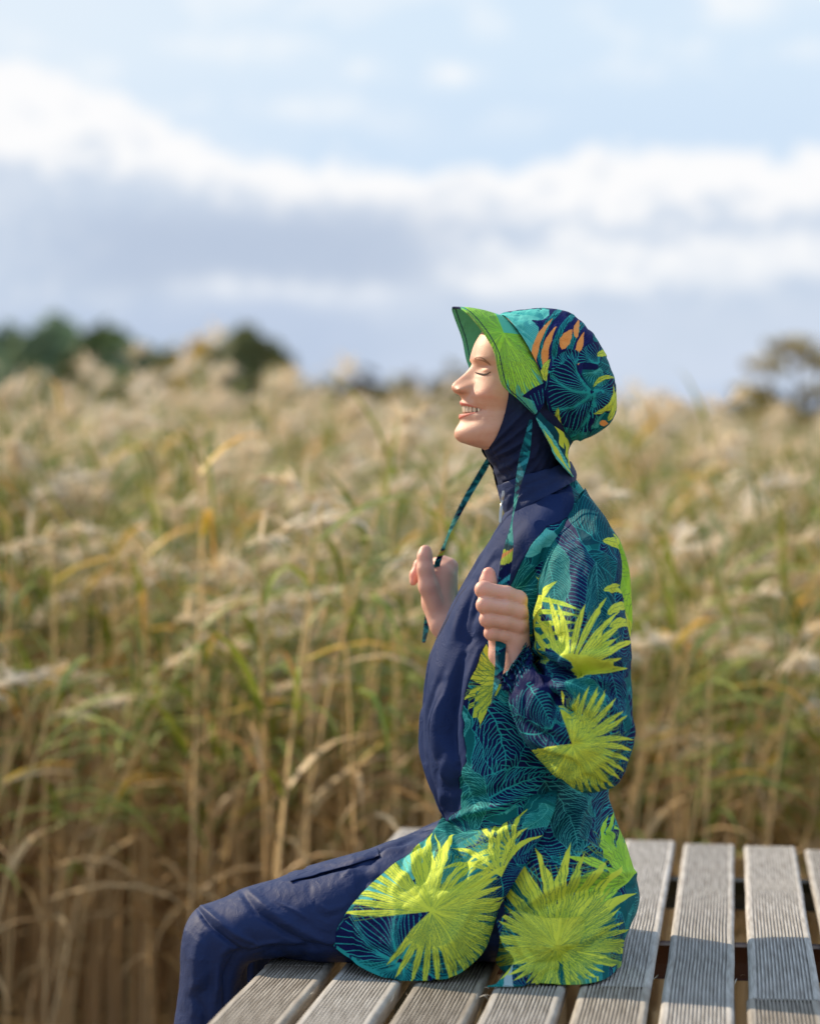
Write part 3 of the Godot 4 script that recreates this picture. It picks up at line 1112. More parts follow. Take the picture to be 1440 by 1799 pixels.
# ------------------------------------------------------------------ bench
func plank_mesh(len_: float, m: Material, seed_: int) -> ArrayMesh:
	var w := 0.0925
	var th := 0.028
	var prof := PackedVector2Array()
	prof.append(Vector2(0.003, -th))
	for k in 5:
		var f := PI + PI / 2 * k / 4.0
		prof.append(Vector2(0.006 + cos(f) * 0.006, -0.006 - sin(f) * 0.006))
	var n := 15
	var x0 := 0.0095
	var p := (w - 2 * x0) / n
	for k in n:
		var x := x0 + k * p
		prof.append_array([Vector2(x + p * 0.24, 0), Vector2(x + p * 0.33, -0.0034), Vector2(x + p * 0.67, -0.0034), Vector2(x + p * 0.76, 0)])
	for k in 5:
		var f := PI / 2 - PI / 2 * k / 4.0
		prof.append(Vector2(w - 0.006 + cos(f) * 0.006, -0.006 + sin(f) * 0.006))
	prof.append(Vector2(w - 0.003, -th))
	prof.append(prof[0])
	var r := RandomNumberGenerator.new()
	r.seed = seed_
	var st := SurfaceTool.new()
	st.begin(Mesh.PRIMITIVE_TRIANGLES)
	st.set_smooth_group(-1)
	var cuts := maxi(2, int(len_ / 0.12))
	var off := PackedVector2Array()
	for i in cuts + 1: off.append(Vector2(r.randf_range(-0.0006, 0.0006), r.randf_range(-0.0006, 0.0006)))
	var uo := r.randf() * 3.0
	for i in cuts:
		var za := -len_ * i / cuts
		var zb := -len_ * (i + 1) / cuts
		for k in prof.size() - 1:
			var q := [Vector3(prof[k].x + off[i].x, prof[k].y + off[i].y, za), Vector3(prof[k + 1].x + off[i].x, prof[k + 1].y + off[i].y, za), Vector3(prof[k + 1].x + off[i + 1].x, prof[k + 1].y + off[i + 1].y, zb), Vector3(prof[k].x + off[i + 1].x, prof[k].y + off[i + 1].y, zb)]
			for t in [0, 1, 2, 0, 2, 3]:
				st.set_uv(Vector2(q[t].x + q[t].y + uo, q[t].z))
				st.add_vertex(q[t])
	for s in [0, 1]:
		var z := 0.0 if s == 0 else -len_
		var o: Vector2 = off[0] if s == 0 else off[cuts]
		for k in range(1, prof.size() - 2):
			var tri := [prof[0], prof[k], prof[k + 1]]
			if s == 1: tri.reverse()
			for t in [0, 2, 1]:
				st.set_uv(Vector2(tri[t].x + uo, z))
				st.add_vertex(Vector3(tri[t].x + o.x, tri[t].y + o.y, z))
	st.generate_normals()
	st.set_material(m)
	return st.commit()

func box(size: Vector3, m: Material, bev := 0.004) -> ArrayMesh:
	var st := SurfaceTool.new()
	st.begin(Mesh.PRIMITIVE_TRIANGLES)
	var h := size / 2
	var pr := []
	for s in [[-1, -1], [1, -1], [1, 1], [-1, 1]]:
		var cx: float = s[0] * (h.x - bev)
		var cy: float = s[1] * (h.y - bev)
		var a0 := {"-1-1": PI, "1-1": 1.5 * PI, "11": 0.0, "-11": 0.5 * PI}["%d%d" % s] as float
		for k in 3: pr.append(Vector2(cx + cos(a0 + PI / 4 * k) * bev, cy + sin(a0 + PI / 4 * k) * bev))
	var n := pr.size()
	for k in n:
		var a: Vector2 = pr[k]
		var b: Vector2 = pr[(k + 1) % n]
		for p in [Vector3(a.x, a.y, h.z), Vector3(a.x, a.y, -h.z), Vector3(b.x, b.y, h.z), Vector3(b.x, b.y, h.z), Vector3(a.x, a.y, -h.z), Vector3(b.x, b.y, -h.z)]:
			st.add_vertex(p)
	for k in range(1, n - 1):
		for p in [pr[0], pr[k + 1], pr[k]]: st.add_vertex(Vector3(p.x, p.y, h.z))
		for p in [pr[0], pr[k], pr[k + 1]]: st.add_vertex(Vector3(p.x, p.y, -h.z))
	st.generate_normals()
	st.set_material(m)
	return st.commit()

func make_bench() -> void:
	var o := thing("slatted_bench", "weathered grey slatted platform bench of grooved boards that the woman sits on", "bench")
	o.rotation.y = deg_to_rad(-7.4)
	var mats := []
	for k in 8:
		var m := mat(255, 255, 255, 0.9)
		var n := NoiseTexture2D.new()
		n.width = 256
		n.height = 512
		n.seamless = true
		var f := FastNoiseLite.new()
		f.seed = 40 + k
		f.frequency = 0.02
		f.fractal_octaves = 5
		n.noise = f
		var g := Gradient.new()
		var t: float = [0.0, 0.045, -0.06, 0.02][k % 4] - (0.05 if k > 3 else 0.0)
		m.albedo_color = Color.WHITE if k < 4 else Color(1.0, 0.98, 0.95)
		g.set_color(0, Color(0.53 + t, 0.505 + t, 0.48 + t))
		g.add_point(0.5, Color(0.65 + t, 0.632 + t, 0.615 + t))
		g.set_color(g.get_point_count() - 1, Color(0.745 + t, 0.73 + t, 0.715 + t))
		n.color_ramp = g
		m.albedo_texture = n
		m.uv1_scale = Vector3(26, 0.9, 1)
		var hn := NoiseTexture2D.new()
		hn.width = 256
		hn.height = 256
		hn.seamless = true
		var hf := FastNoiseLite.new()
		hf.seed = 60 + k
		hf.frequency = 0.05
		hn.noise = hf
		m.heightmap_enabled = true
		m.heightmap_texture = hn
		m.heightmap_scale = 0.012
		mats.append(m)
	var x0 := -0.1667
	var lanes := 12
	for k in lanes:
		var x := x0 + 0.109 * k
		var joint: float = 0.27 + 0.20 * (x + 0.15) + [0.0, 0.62, -0.9, 0.55, 0.0, 0.9, 0.02, -0.4, 0.03, 0.5, 0.0, -0.6][k]
		var far: float = -0.97 + 0.24 * (x - 0.5) + [0.0, 0.01, -0.01, 0.0, 0.004, 0.0, 0.012, 0.0, 0.01, 0.0, 0.008, 0.0][k]
		var near: float = 1.15 + [0.0, 0.02, -0.01, 0.01][k % 4]
		var y: float = 0.5 + [0.0, 0.0012, -0.001, 0.0006, 0.0][k % 5]
		var a := part("plank", plank_mesh(near - joint - 0.002, mats[4 + k % 4], k), o)
		a.position = Vector3(x + rng.randf_range(-0.0015, 0.0015), y, near)
		var b := part("plank", plank_mesh(joint - 0.002 - far, mats[(k * 3 + 1) % 4], 50 + k), o)
		b.position = Vector3(x + rng.randf_range(-0.0015, 0.0015), y + rng.randf_range(-0.001, 0.0005), joint - 0.002)
	var steel := mat(70, 44, 44, 0.55)
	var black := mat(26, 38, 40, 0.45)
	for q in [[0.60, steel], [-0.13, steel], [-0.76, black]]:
		var c := part("crossbeam", box(Vector3(1.34, 0.05, 0.04), q[1]), o)
		c.position = Vector3(0.49, 0.4455, q[0])
		if q[1] == steel: tag(c, "dark purplish brown crossbeam")
		else: tag(c, "nearly black crossbeam under the far board ends")
		for x in [-0.1, 1.08]:
			var l := part("leg", box(Vector3(0.05, 0.42, 0.05), q[1]), o)
			l.position = Vector3(x, 0.21, q[0])
	# splinters that curl off the worn edges
	var st := fresh()
	var r := RandomNumberGenerator.new()
	r.seed = 9
	for k in 46:
		var ln := r.randi() % 8
		var x := x0 + 0.109 * ln + (0.0925 if r.randf() < 0.75 else 0.0)
		blade(st, Vector3(x, 0.494, r.randf_range(0.2, 0.72)), Vector3(r.randfn(), r.randf_range(0.1, 0.8), r.randfn()), r.randf_range(0.006, 0.02), 0.0006, r.randf_range(-2, 4), lin(190, 180, 164), lin(214, 206, 192))
	var s := part("splinter", mesh_of(arrays_of(st), vmat(0.9)), o)
	s.set_meta("kind", "stuff")

# ------------------------------------------------------------------ hands
# chains of joints [position, radius], melted together into one skin
func seg_dist(p: Vector3, a: Vector3, b: Vector3, ra: float, rb: float) -> float:
	var ab := b - a
	var t := clampf((p - a).dot(ab) / ab.length_squared(), 0.0, 1.0)
	return p.distance_to(a + ab * t) - lerpf(ra, rb, t)

func smin(a: float, b: float, k: float) -> float:
	var h := maxf(k - absf(a - b), 0.0) / k
	return minf(a, b) - h * h * k * 0.25

func field(p: Vector3, chains: Array) -> float:
	var d := 1e3
	for c in chains:
		var js: Array = c[0]
		var e := 1e3
		for k in js.size() - 1:
			e = smin(e, seg_dist(p, js[k][0], js[k + 1][0], js[k][1], js[k + 1][1]), 0.005)
		d = smin(d, e, c[1])
	return d

func skin_net(chains: Array, cell: float, tint: Callable) -> Array:
	var lo := Vector3.ONE * 1e9
	var hi := -lo
	for c in chains:
		for j in c[0]:
			lo = lo.min(j[0] - Vector3.ONE * (j[1] + cell * 2))
			hi = hi.max(j[0] + Vector3.ONE * (j[1] + cell * 2))
	var n := Vector3i(((hi - lo) / cell).ceil()) + Vector3i.ONE * 2
	var val := PackedFloat32Array()
	val.resize(n.x * n.y * n.z)
	val.fill(1.0)
	var B := 4
	for bz in range(0, n.z, B):
		for by in range(0, n.y, B):
			for bx in range(0, n.x, B):
				var ctr := lo + Vector3(bx + B * 0.5, by + B * 0.5, bz + B * 0.5) * cell
				var d := field(ctr, chains)
				if absf(d) > cell * B * 1.25:
					if d < 0:
						for z in range(bz, mini(bz + B, n.z)):
							for y in range(by, mini(by + B, n.y)):
								for x in range(bx, mini(bx + B, n.x)): val[(z * n.y + y) * n.x + x] = -1.0
					continue
				for z in range(bz, mini(bz + B, n.z)):
					for y in range(by, mini(by + B, n.y)):
						for x in range(bx, mini(bx + B, n.x)):
							val[(z * n.y + y) * n.x + x] = field(lo + Vector3(x, y, z) * cell, chains)
	var id := {}
	var v := PackedVector3Array()
	var nn := PackedVector3Array()
	var cl := PackedColorArray()
	var sx := 1
	var sy := n.x
	var sz := n.x * n.y
	for z in n.z - 1:
		for y in n.y - 1:
			for x in n.x - 1:
				var o := z * sz + y * sy + x
				var neg := 0
				for c in 8:
					if val[o + (c & 1) + ((c >> 1) & 1) * sy + (c >> 2) * sz] < 0: neg += 1
				if neg == 0 or neg == 8: continue
				var s := Vector3.ZERO
				var cnt := 0
				for c in 8:
					for ax in 3:
						if c & (1 << ax): continue
						var c2 := c | (1 << ax)
						var va := val[o + (c & 1) + ((c >> 1) & 1) * sy + (c >> 2) * sz]
						var vb := val[o + (c2 & 1) + ((c2 >> 1) & 1) * sy + (c2 >> 2) * sz]
						if (va < 0) == (vb < 0): continue
						var t := va / (va - vb)
						var pa := Vector3(c & 1, (c >> 1) & 1, c >> 2)
						var pb := Vector3(c2 & 1, (c2 >> 1) & 1, c2 >> 2)
						s += pa.lerp(pb, t)
						cnt += 1
				id[o] = v.size()
				var p := lo + (Vector3(x, y, z) + s / cnt) * cell
				v.append(p)
				var h := cell * 0.6
				nn.append(Vector3(field(p + Vector3(h, 0, 0), chains) - field(p - Vector3(h, 0, 0), chains), field(p + Vector3(0, h, 0), chains) - field(p - Vector3(0, h, 0), chains), field(p + Vector3(0, 0, h), chains) - field(p - Vector3(0, 0, h), chains)).normalized())
				cl.append(tint.call(p))
	var ix := PackedInt32Array()
	var st := [sx, sy, sz]
	for z in range(1, n.z - 1):
		for y in range(1, n.y - 1):
			for x in range(1, n.x - 1):
				var o := z * sz + y * sy + x
				for ax in 3:
					var s1: int = st[(ax + 1) % 3]
					var s2: int = st[(ax + 2) % 3]
					if (val[o] < 0) == (val[o + st[ax]] < 0): continue
					var q := [o - s1 - s2, o - s2, o, o - s1]
					if not (id.has(q[0]) and id.has(q[1]) and id.has(q[2]) and id.has(q[3])): continue
					var i0: int = id[q[0]]
					var i1: int = id[q[1]]
					var i2: int = id[q[2]]
					var i3: int = id[q[3]]
					if val[o] < 0: ix.append_array([i0, i2, i1, i0, i3, i2])
					else: ix.append_array([i0, i1, i2, i0, i2, i3])
	var arr := []
	arr.resize(Mesh.ARRAY_MAX)
	arr[Mesh.ARRAY_VERTEX] = v
	arr[Mesh.ARRAY_NORMAL] = nn
	arr[Mesh.ARRAY_COLOR] = cl
	arr[Mesh.ARRAY_INDEX] = ix
	return arr

func J(x: float, y: float, z: float, r: float) -> Array:
	return [W(x, y, z), r]

# ------------------------------------------------------------------ head
func g3(x: float, y: float, l: float, cx: float, cy: float, cl_: float, sx: float, sy: float, sl: float) -> float:
	var a := (x - cx) / sx
	var b := (y - cy) / sy
	var c := (l - cl_) / sl
	return exp(-a * a - b * b - c * c)

func head_rows() -> Array:
	var keys := [
		[905, 548, 1010, 590, 0.045, 2.0], [862, 562, 1040, 620, 0.058, 2.1], [845, 585, 1052, 640, 0.064, 2.2], [834, 603, 1056, 655, 0.067, 2.25], [827.5, 622, 1056, 665, 0.068, 2.3],
		[826.5, 632, 1054, 672, 0.068, 2.25], [829, 641, 1050, 680, 0.067, 2.15], [829, 655, 1046, 690, 0.066, 2.1], [826, 668, 1040, 700, 0.066, 2.05], [820, 682, 1034, 708, 0.065, 1.95],
		[812, 694, 1026, 716, 0.063, 1.85], [809.5, 703, 1018, 722, 0.060, 1.75], [808.7, 709, 1012, 726, 0.058, 1.7], [810.5, 714, 1008, 729, 0.057, 1.67], [811, 721, 1004, 732, 0.056, 1.65],
		[807.5, 729, 996, 736, 0.055, 1.65], [806.5, 735, 990, 740, 0.054, 1.68], [805.5, 742, 985, 745, 0.0535, 1.72], [799, 753, 978, 750, 0.052, 1.78], [796.3, 761, 972, 756, 0.050, 1.82],
		[798, 769, 968, 760, 0.047, 1.87], [805, 776, 966, 766, 0.045, 1.92], [816, 780, 966, 772, 0.044, 2.0], [832, 785, 968, 782, 0.044, 2.0], [851, 791, 965, 800, 0.044, 2.0],
		[872, 815, 975, 825, 0.045, 2.0], [882, 850, 978, 850, 0.046, 2.0], [890, 890, 985, 880, 0.048, 2.0]]
	var nose := [634, 0.0, 641, 1.9, 648, 6.7, 656, 13.4, 662, 19.1, 668, 24.8, 673, 29.1, 677, 30.1, 681, 29.6, 685, 26.3, 689, 20.5, 693, 11.5, 696, 4.8, 700, 1.0, 703, 0.0]
	var nosew := [641, 0.0075, 656, 0.0082, 668, 0.0100, 674, 0.0135, 680, 0.0150, 687, 0.0150, 693, 0.014, 700, 0.012]
	var rows := []
	var cols := []
	var seg := 220
	for k in smooth_rows(keys, 6):
		var row := PackedVector3Array()
		var cr_ := PackedColorArray()
		var cx: float = (k[0] + k[2]) / 2
		var cy: float = (k[1] + k[3]) / 2
		var ax: float = (k[0] - k[2]) / 2
		var ay: float = (k[1] - k[3]) / 2
		var e: float = 2.0 / k[5]
		for j in seg + 1:
			var f := -PI / 2 + TAU * j / seg
			var c := signf(cos(f)) * pow(absf(cos(f)), e if cos(f) > 0 else 1.0)
			var s := signf(sin(f)) * pow(absf(sin(f)), e if cos(f) > 0 else 1.0)
			var x := cx + ax * c
			var y := cy + ay * c
			var l: float = k[4] * s
			var col := lin(210, 162, 141)
			if c > 0.0:
				var al := absf(l)
				var sg := signf(l)
				var dx := 0.0
				var dl := 0.0
				var dy := 0.0
				dx -= table(nose, y) * exp(-pow(al / table(nosew, y), 2.0))
				var w := g3(x, y, al, 822, 685.5, 0.0135, 15, 7.0, 0.0055)
				dx -= 9.0 * w
				dl += 0.0062 * w
				dx += 2.4 * g3(x, y, al, 833, 684, 0.0205, 16, 8, 0.0032)          # crease behind the nostril
				var nost := g3(x, y, al, 806, 691.6, 0.0105, 16, 2.4, 0.0058)
				dx += 3.0 * nost
				col = col.lerp(lin(96, 44, 36), 0.85 * nost)      # nostril
				dx += 8.0 * g3(x, y, al, 840, 649, 0.027, 30, 8.5, 0.0125)         # eye socket
				dx -= 5.0 * g3(x, y, al, 846, 651.5, 0.032, 30, 5.0, 0.0105)       # closed lid over the eye
				dx += 1.6 * g3(x, y, al, 846, 657.5, 0.032, 30, 1.8, 0.012)
				dx += 1.2 * g3(x, y, al, 846, 645.5, 0.033, 30, 1.6, 0.012)
				dx -= 2.4 * g3(x, y, al, 835, 633, 0.026, 30, 5, 0.014)            # brow
				var ck := g3(x, y, al, 846, 691, 0.041, 34, 16, 0.017)            # smiling cheek
				dx -= 4.0 * ck
				dl += 0.0026 * ck
				for q in [[826, 694, 0.0185], [832, 703, 0.0235], [838, 713, 0.0285], [842, 723, 0.0325], [843, 733, 0.0335]]:
					dx += 1.7 * g3(x, y, al, q[0], q[1], q[2], 30, 6.0, 0.0032)
				dx += 4.5 * g3(x, y, al, 838, 722.0, 0.0285, 30, 6.0, 0.0055)      # corner of the mouth
				dx += 3.0 * g3(x, y, al, 830, 742, 0.022, 40, 7, 0.010)
				# the mouth, open in a smile
				var q2 := minf(al / 0.0275, 1.0)
				var mid := 720.5 + 1.2 * q2 * q2
				var open := 6.9 * pow(1.0 - q2 * q2, 0.55)
				var inside := smoothstep(open + 1.0, open - 1.2, absf(y - mid)) * (1.0 if q2 < 1.0 else 0.0) * (1.0 if open > 0.8 else 0.0)
				dx += 13.0 * inside
				# lips
				var up := smoothstep(mid - open - 10.5 * (1.0 - 0.72 * q2), mid - open - 8.0 * (1.0 - 0.72 * q2), y) * smoothstep(mid - open + 2.5, mid - open, y)
				var lo := smoothstep(mid + open + 10.5 * (1.0 - 0.72 * q2), mid + open + 8.0 * (1.0 - 0.72 * q2), y) * smoothstep(mid + open - 2.5, mid + open, y)
				var lip := clampf(up + lo, 0, 1) * smoothstep(0.031, 0.027, al)
				dx -= 2.6 * lip * (1.0 - q2 * q2)
				col = col.lerp(lin(200, 104, 98), lip * 0.9)
				col = col.lerp(lin(70, 26, 26), inside)
				col = col.lerp(lin(222, 150, 130), 0.55 * ck)
				col = col.lerp(lin(226, 156, 136), 0.5 * g3(x, y, al, 795, 680, 0.0, 14, 9, 0.014))
				col = col.lerp(lin(214, 162, 140), 0.5 * g3(x, y, al, 846, 652, 0.032, 30, 7, 0.014))
				var mot := nz.get_noise_3d(x * 4.0, y * 4.0, l * 5000.0)
				col = col.lerp(lin(206, 140, 116), clampf(0.25 * mot + 0.1, 0, 0.4))
				x += dx
				l += dl * sg
				y += dy
			row.append(HL(x, y, l))
			cr_.append(col)
		rows.append(row)
		cols.append(cr_)
	return [rows, cols]

func strip_on(pc: Piece, pts: Array, lift: float) -> Array:   # [x, y, width px] along a face
	var a := PackedVector3Array()
	var b := PackedVector3Array()
	var sp := []
	for p in pts: sp.append(Vector3(p[0], p[1], p[2]))
	var s := spline(sp, 6)
	for i in s.size():
		var q := s[i]
		var t := s[mini(i + 1, s.size() - 1)] - s[maxi(i - 1, 0)]
		var n := Vector2(-t.y, t.x).normalized() * q.z * 0.5
		var h := pc.surf(Vector2(q.x, q.y) + n, 2.0)
		a.append(h[0] + h[1] * lift)
		h = pc.surf(Vector2(q.x, q.y) - n, 2.0)
		b.append(h[0] + h[1] * lift)
	return [a, b]

func ribbon(pts: Array, t := 0.0012) -> Array:            # [x, y, z, half width px, turn in depth]
	var c := []
	for r in smooth_rows(pts, 6):
		var p := W(r[0], r[1], r[2])
		var s: float = r[3] / 1260.0
		var across := Vector3(cos(r[4]) * s, 0, sin(r[4]) * s)
		c.append(PackedVector3Array([p - across, p + across]))
	var out := []
	# closed band: front, then back
	for r in c:
		var n := Vector3(0, 0, t)
		out.append(PackedVector3Array([r[0] + n, r[1] + n, r[1] - n, r[0] - n, r[0] + n]))
	return out

# ------------------------------------------------------------------ the woman
func make_person() -> void:
	var who := thing("person", "smiling woman seated in profile, leaf print rain jacket, matching hat, navy trousers, eyes closed", "person", W(800, 0, ZC) * Vector3(1, 0, 1))
	var inv := -who.position
	var put := func(called: String, mesh: Mesh, parent: Node) -> MeshInstance3D:
		var o := part(called, mesh, parent)
		if parent == who: o.position = inv
		return o
	var navy := mat(29, 45, 86, 0.6)
	navy.rim_enabled = true
	navy.rim = 0.1
	navy.metallic_specular = 0.26
	navy.heightmap_enabled = true
	navy.heightmap_texture = crinkle()
	navy.heightmap_scale = 0.4
	navy.uv1_triplanar = true
	navy.uv1_scale = Vector3(1.7, 1.7, 1.7)
	# skin: head and neck, hands, and what the clothes hide, in one mesh
	var skin := vmat(0.5)
	skin.subsurf_scatter_enabled = true
	skin.subsurf_scatter_strength = 0.18
	var pores := NoiseTexture2D.new()
	pores.width = 512
	pores.height = 512
	pores.seamless = true
	var pf := FastNoiseLite.new()
	pf.frequency = 0.06
	pf.fractal_octaves = 4
	pores.noise = pf
	skin.heightmap_enabled = true
	skin.heightmap_texture = pores
	skin.heightmap_scale = 0.05
	skin.uv1_triplanar = true
	skin.uv1_scale = Vector3(16, 16, 16)
	var hr := head_rows()
	var head_piece := piece(hr[0], null, true)
	var bits := [grid_arrays(hr[0], true, Vector3.ZERO, true, null, hr[1])]
	var near_hand := [
		[[J(910, 1053, 0.298, 0.0125), J(890, 1043, 0.305, 0.0098), J(849, 1036, 0.308, 0.0112), J(855, 1042, 0.282, 0.0098), J(884, 1046, 0.273, 0.0085)], 0.0016],
		[[J(912, 1076, 0.303, 0.0122), J(888, 1068, 0.311, 0.0094), J(851, 1063, 0.313, 0.0110), J(859, 1068, 0.284, 0.0095), J(886, 1070, 0.276, 0.0085)], 0.0016],
		[[J(912, 1099, 0.302, 0.0114), J(888, 1092, 0.308, 0.0092), J(856, 1088, 0.310, 0.0104), J(866, 1092, 0.283, 0.009), J(888, 1094, 0.276, 0.008)], 0.0016],
		[[J(909, 1121, 0.296, 0.0108), J(888, 1116, 0.300, 0.0090), J(863, 1112, 0.303, 0.0096), J(872, 1115, 0.28, 0.0085), J(890, 1116, 0.276, 0.0075)], 0.0016],
		[[J(907, 1056, 0.286, 0.014), J(905, 1110, 0.284, 0.017), J(906, 1150, 0.284, 0.0195), J(908, 1182, 0.292, 0.0185)], 0.008],
		[[J(909, 1080, 0.290, 0.0125), J(907, 1130, 0.290, 0.015), J(908, 1165, 0.288, 0.018)], 0.008],
		[[J(890, 1062, 0.266, 0.012), J(888, 1120, 0.266, 0.015), J(896, 1165, 0.275, 0.018)], 0.008],
		[[J(872, 1112, 0.265, 0.012), J(878, 1150, 0.27, 0.015), J(898, 1172, 0.284, 0.0155)], 0.008],
		[[J(884, 1120, 0.26, 0.014), J(866, 1072, 0.264, 0.0128), J(855, 1036, 0.272, 0.0115), J(857, 1022, 0.276, 0.0112), J(858, 1008, 0.276, 0.0092)], 0.004]]
	var far_hand := [
		[[J(778, 1010, -0.05, 0.02), J(772, 1050, -0.045, 0.021), J(784, 1100, -0.03, 0.021), J(820, 1150, -0.01, 0.023)], 0.006],
		[[J(757, 1020, -0.045, 0.017), J(760, 1060, -0.04, 0.016), J(774, 1095, -0.03, 0.018)], 0.006],
		[[J(788, 1040, -0.06, 0.014), J(789, 996, -0.055, 0.0125), J(778, 990, -0.06, 0.011), J(752, 992, -0.075, 0.0095)], 0.004],
		[[J(790, 1050, -0.07, 0.014), J(790, 1018, -0.072, 0.011), J(752, 1020, -0.09, 0.0095), J(742, 1018, -0.07, 0.0085)], 0.0022],
		[[J(790, 1060, -0.07, 0.014), J(788, 1040, -0.074, 0.0105), J(755, 1042, -0.09, 0.009), J(748, 1038, -0.07, 0.008)], 0.0022],
		[[J(790, 1070, -0.07, 0.013), J(785, 1062, -0.072, 0.0098), J(760, 1064, -0.085, 0.0085), J(754, 1058, -0.07, 0.0075)], 0.0022],
		[[J(748, 990, -0.075, 0.0085), J(737, 992, -0.072, 0.0082), J(729, 1010, -0.066, 0.0075), J(726, 1022, -0.064, 0.006)], 0.0022],
		[[J(770, 1076, -0.03, 0.015), J(752, 1030, -0.022, 0.0142), J(747, 1000, -0.022, 0.0122), J(746, 978, -0.025, 0.0108), J(747, 968, -0.027, 0.0092)], 0.004]]
	var nail := func(p: Vector3) -> Color:
		var q := proj(p)
		var c := lin(212, 162, 144)
		c = c.lerp(lin(228, 150, 132), 0.7 * exp(-pow((q.y - 1003) / 16.0, 2) - pow((q.x - 857) / 16.0, 2)))
		for k in [[848, 1038], [850, 1064], [855, 1089], [861, 1113], [918, 1054], [920, 1077], [920, 1100]]:
			c = c.lerp(lin(226, 160, 140), 0.45 * exp(-q.distance_squared_to(Vector2(k[0], k[1])) / 80.0))
		c = c.lerp(lin(230, 140, 122), 0.7 * exp(-pow((q.y - 1008) / 20.0, 2) - pow((q.x - 726) / 7.0, 2)))
		return c
	bits.append(skin_net(near_hand, 0.0026, nail))
	bits.append(skin_net(far_hand, 0.003, nail))
	# inside the clothes: trunk, arms and legs
	var sc := lin(212, 162, 144)
	var shL := W(1022, 960, 0.22)
	var elL := W(1040, 1310, 0.33)
	var shR := W(985, 960, -0.03)
	var elR := W(960, 1290, -0.13)
	for limb in [
		[[W(950, 850, ZC), W(975, 950, ZC), W(965, 1200, ZC), W(950, 1450, ZC), W(985, 1600, ZC)], [0.035, 0.05, 0.06, 0.06, 0.04]],
		[[W(960, 900, ZC), shL, elL, W(914, 1186, 0.296)], [0.025, 0.03, 0.03, 0.013]],
		[[W(960, 900, ZC), shR, elR, W(815, 1145, -0.012)], [0.025, 0.03, 0.03, 0.02]],
		[[W(960, 1590, 0.18), W(560, 1610, 0.2), W(430, 1635, 0.2)], [0.05, 0.03, 0.03]],
		[[W(960, 1590, 0.02), W(580, 1600, 0.0), W(490, 1620, 0.0)], [0.05, 0.03, 0.03]]]:
		bits.append(rod(limb[0], limb[1], 12, sc))
	put.call("body", mesh_of(join_arrays(bits), skin), who)
	# teeth, brow and lashes
	var tb := []
	for k in range(-5, 6):
		var l := k * 0.0049
		var x := 813.5 + 21.0 * pow(absf(l) / 0.0245, 1.7)
		var rows := []
		for i in 9:
			var f := -PI / 2 + PI * i / 8
			var row := PackedVector3Array()
			var rr := pow(maxf(cos(f), 0.0), 0.45)
			for j in 13:
				var g := TAU * j / 12
				var w := 0.0027 if absi(k) < 2 else 0.0023
				row.append(HL(x - 3.2 * rr * signf(cos(g)) * pow(absf(cos(g)), 0.7), 718.6 + 0.35 * absi(k) + 7.6 * (1.0 - 0.05 * absi(k)) * signf(sin(f)) * pow(absf(sin(f)), 0.7), l + w * rr * signf(sin(g)) * pow(absf(sin(g)), 0.7)))
			rows.append(row)
		tb.append(grid_arrays(rows, true))
	put.call("teeth", mesh_of(join_arrays(tb), mat(232, 216, 192, 0.3)), who)
	var brow := strip_on(head_piece, [[834, 631, 2.0], [840, 629.5, 5.4], [848, 631.5, 5.2], [856, 636.5, 3.6], [862, 642, 1.0]], 0.0005)
	put.call("eyebrow", mesh_of(grid_arrays(brow, false, Vector3.BACK, false), mat(150, 112, 90, 0.9)), who)
	var lash := strip_on(head_piece, [[834.5, 654.5, 1.0], [840, 656.4, 2.8], [848, 658.2, 3.8], [856, 657.2, 3.0], [862, 653.0, 1.0]], 0.0007)
	put.call("eyelashes", mesh_of(grid_arrays(lash, false, Vector3.BACK, false), mat(52, 36, 32, 0.9)), who)

	# ---------------- headscarf under the hat
	var near := [
		[[874, 604, 0.058], [902, 604, 0.060], [950, 602, 0.060], [1000, 614, 0.052], [1040, 650, 0.0]],
		[[876, 640, 0.066], [905, 638, 0.071], [950, 636, 0.071], [1004, 645, 0.060], [1048, 672, 0.0]],
		[[876, 688, 0.0655], [905, 686, 0.0725], [950, 682, 0.073], [1000, 690, 0.060], [1040, 705, 0.0]],
		[[872, 718, 0.0625], [902, 720, 0.071], [950, 724, 0.070], [985, 735, 0.055], [1010, 748, 0.0]],
		[[866.5, 743, 0.0575], [896, 750, 0.067], [935, 760, 0.065], [968, 775, 0.048], [988, 790, 0.0]],
		[[859, 768, 0.047], [889, 778, 0.061], [928, 792, 0.062], [962, 806, 0.046], [984, 818, 0.0]],
		[[851, 788, 0.026], [878, 800, 0.052], [925, 818, 0.060], [962, 832, 0.046], [986, 842, 0.0]],
		[[853, 797, 0.022], [880, 812, 0.05], [925, 838, 0.060], [962, 852, 0.046], [988, 860, 0.0]],
		[[866, 818, 0.026], [888, 835, 0.052], [926, 860, 0.062], [965, 874, 0.048], [990, 880, 0.0]],
		[[876, 848, 0.028], [896, 862, 0.055], [930, 884, 0.064], [968, 894, 0.05], [994, 898, 0.0]],
		[[884, 880, 0.03], [900, 890, 0.058], [932, 905, 0.066], [970, 912, 0.052], [996, 914, 0.0]]]
	var ctrl := []
	for r in near:
		var row := []
		for q in r: row.append(HL(q[0] + 4, q[1], q[2]))
		ctrl.append(row)
	var scarf := []
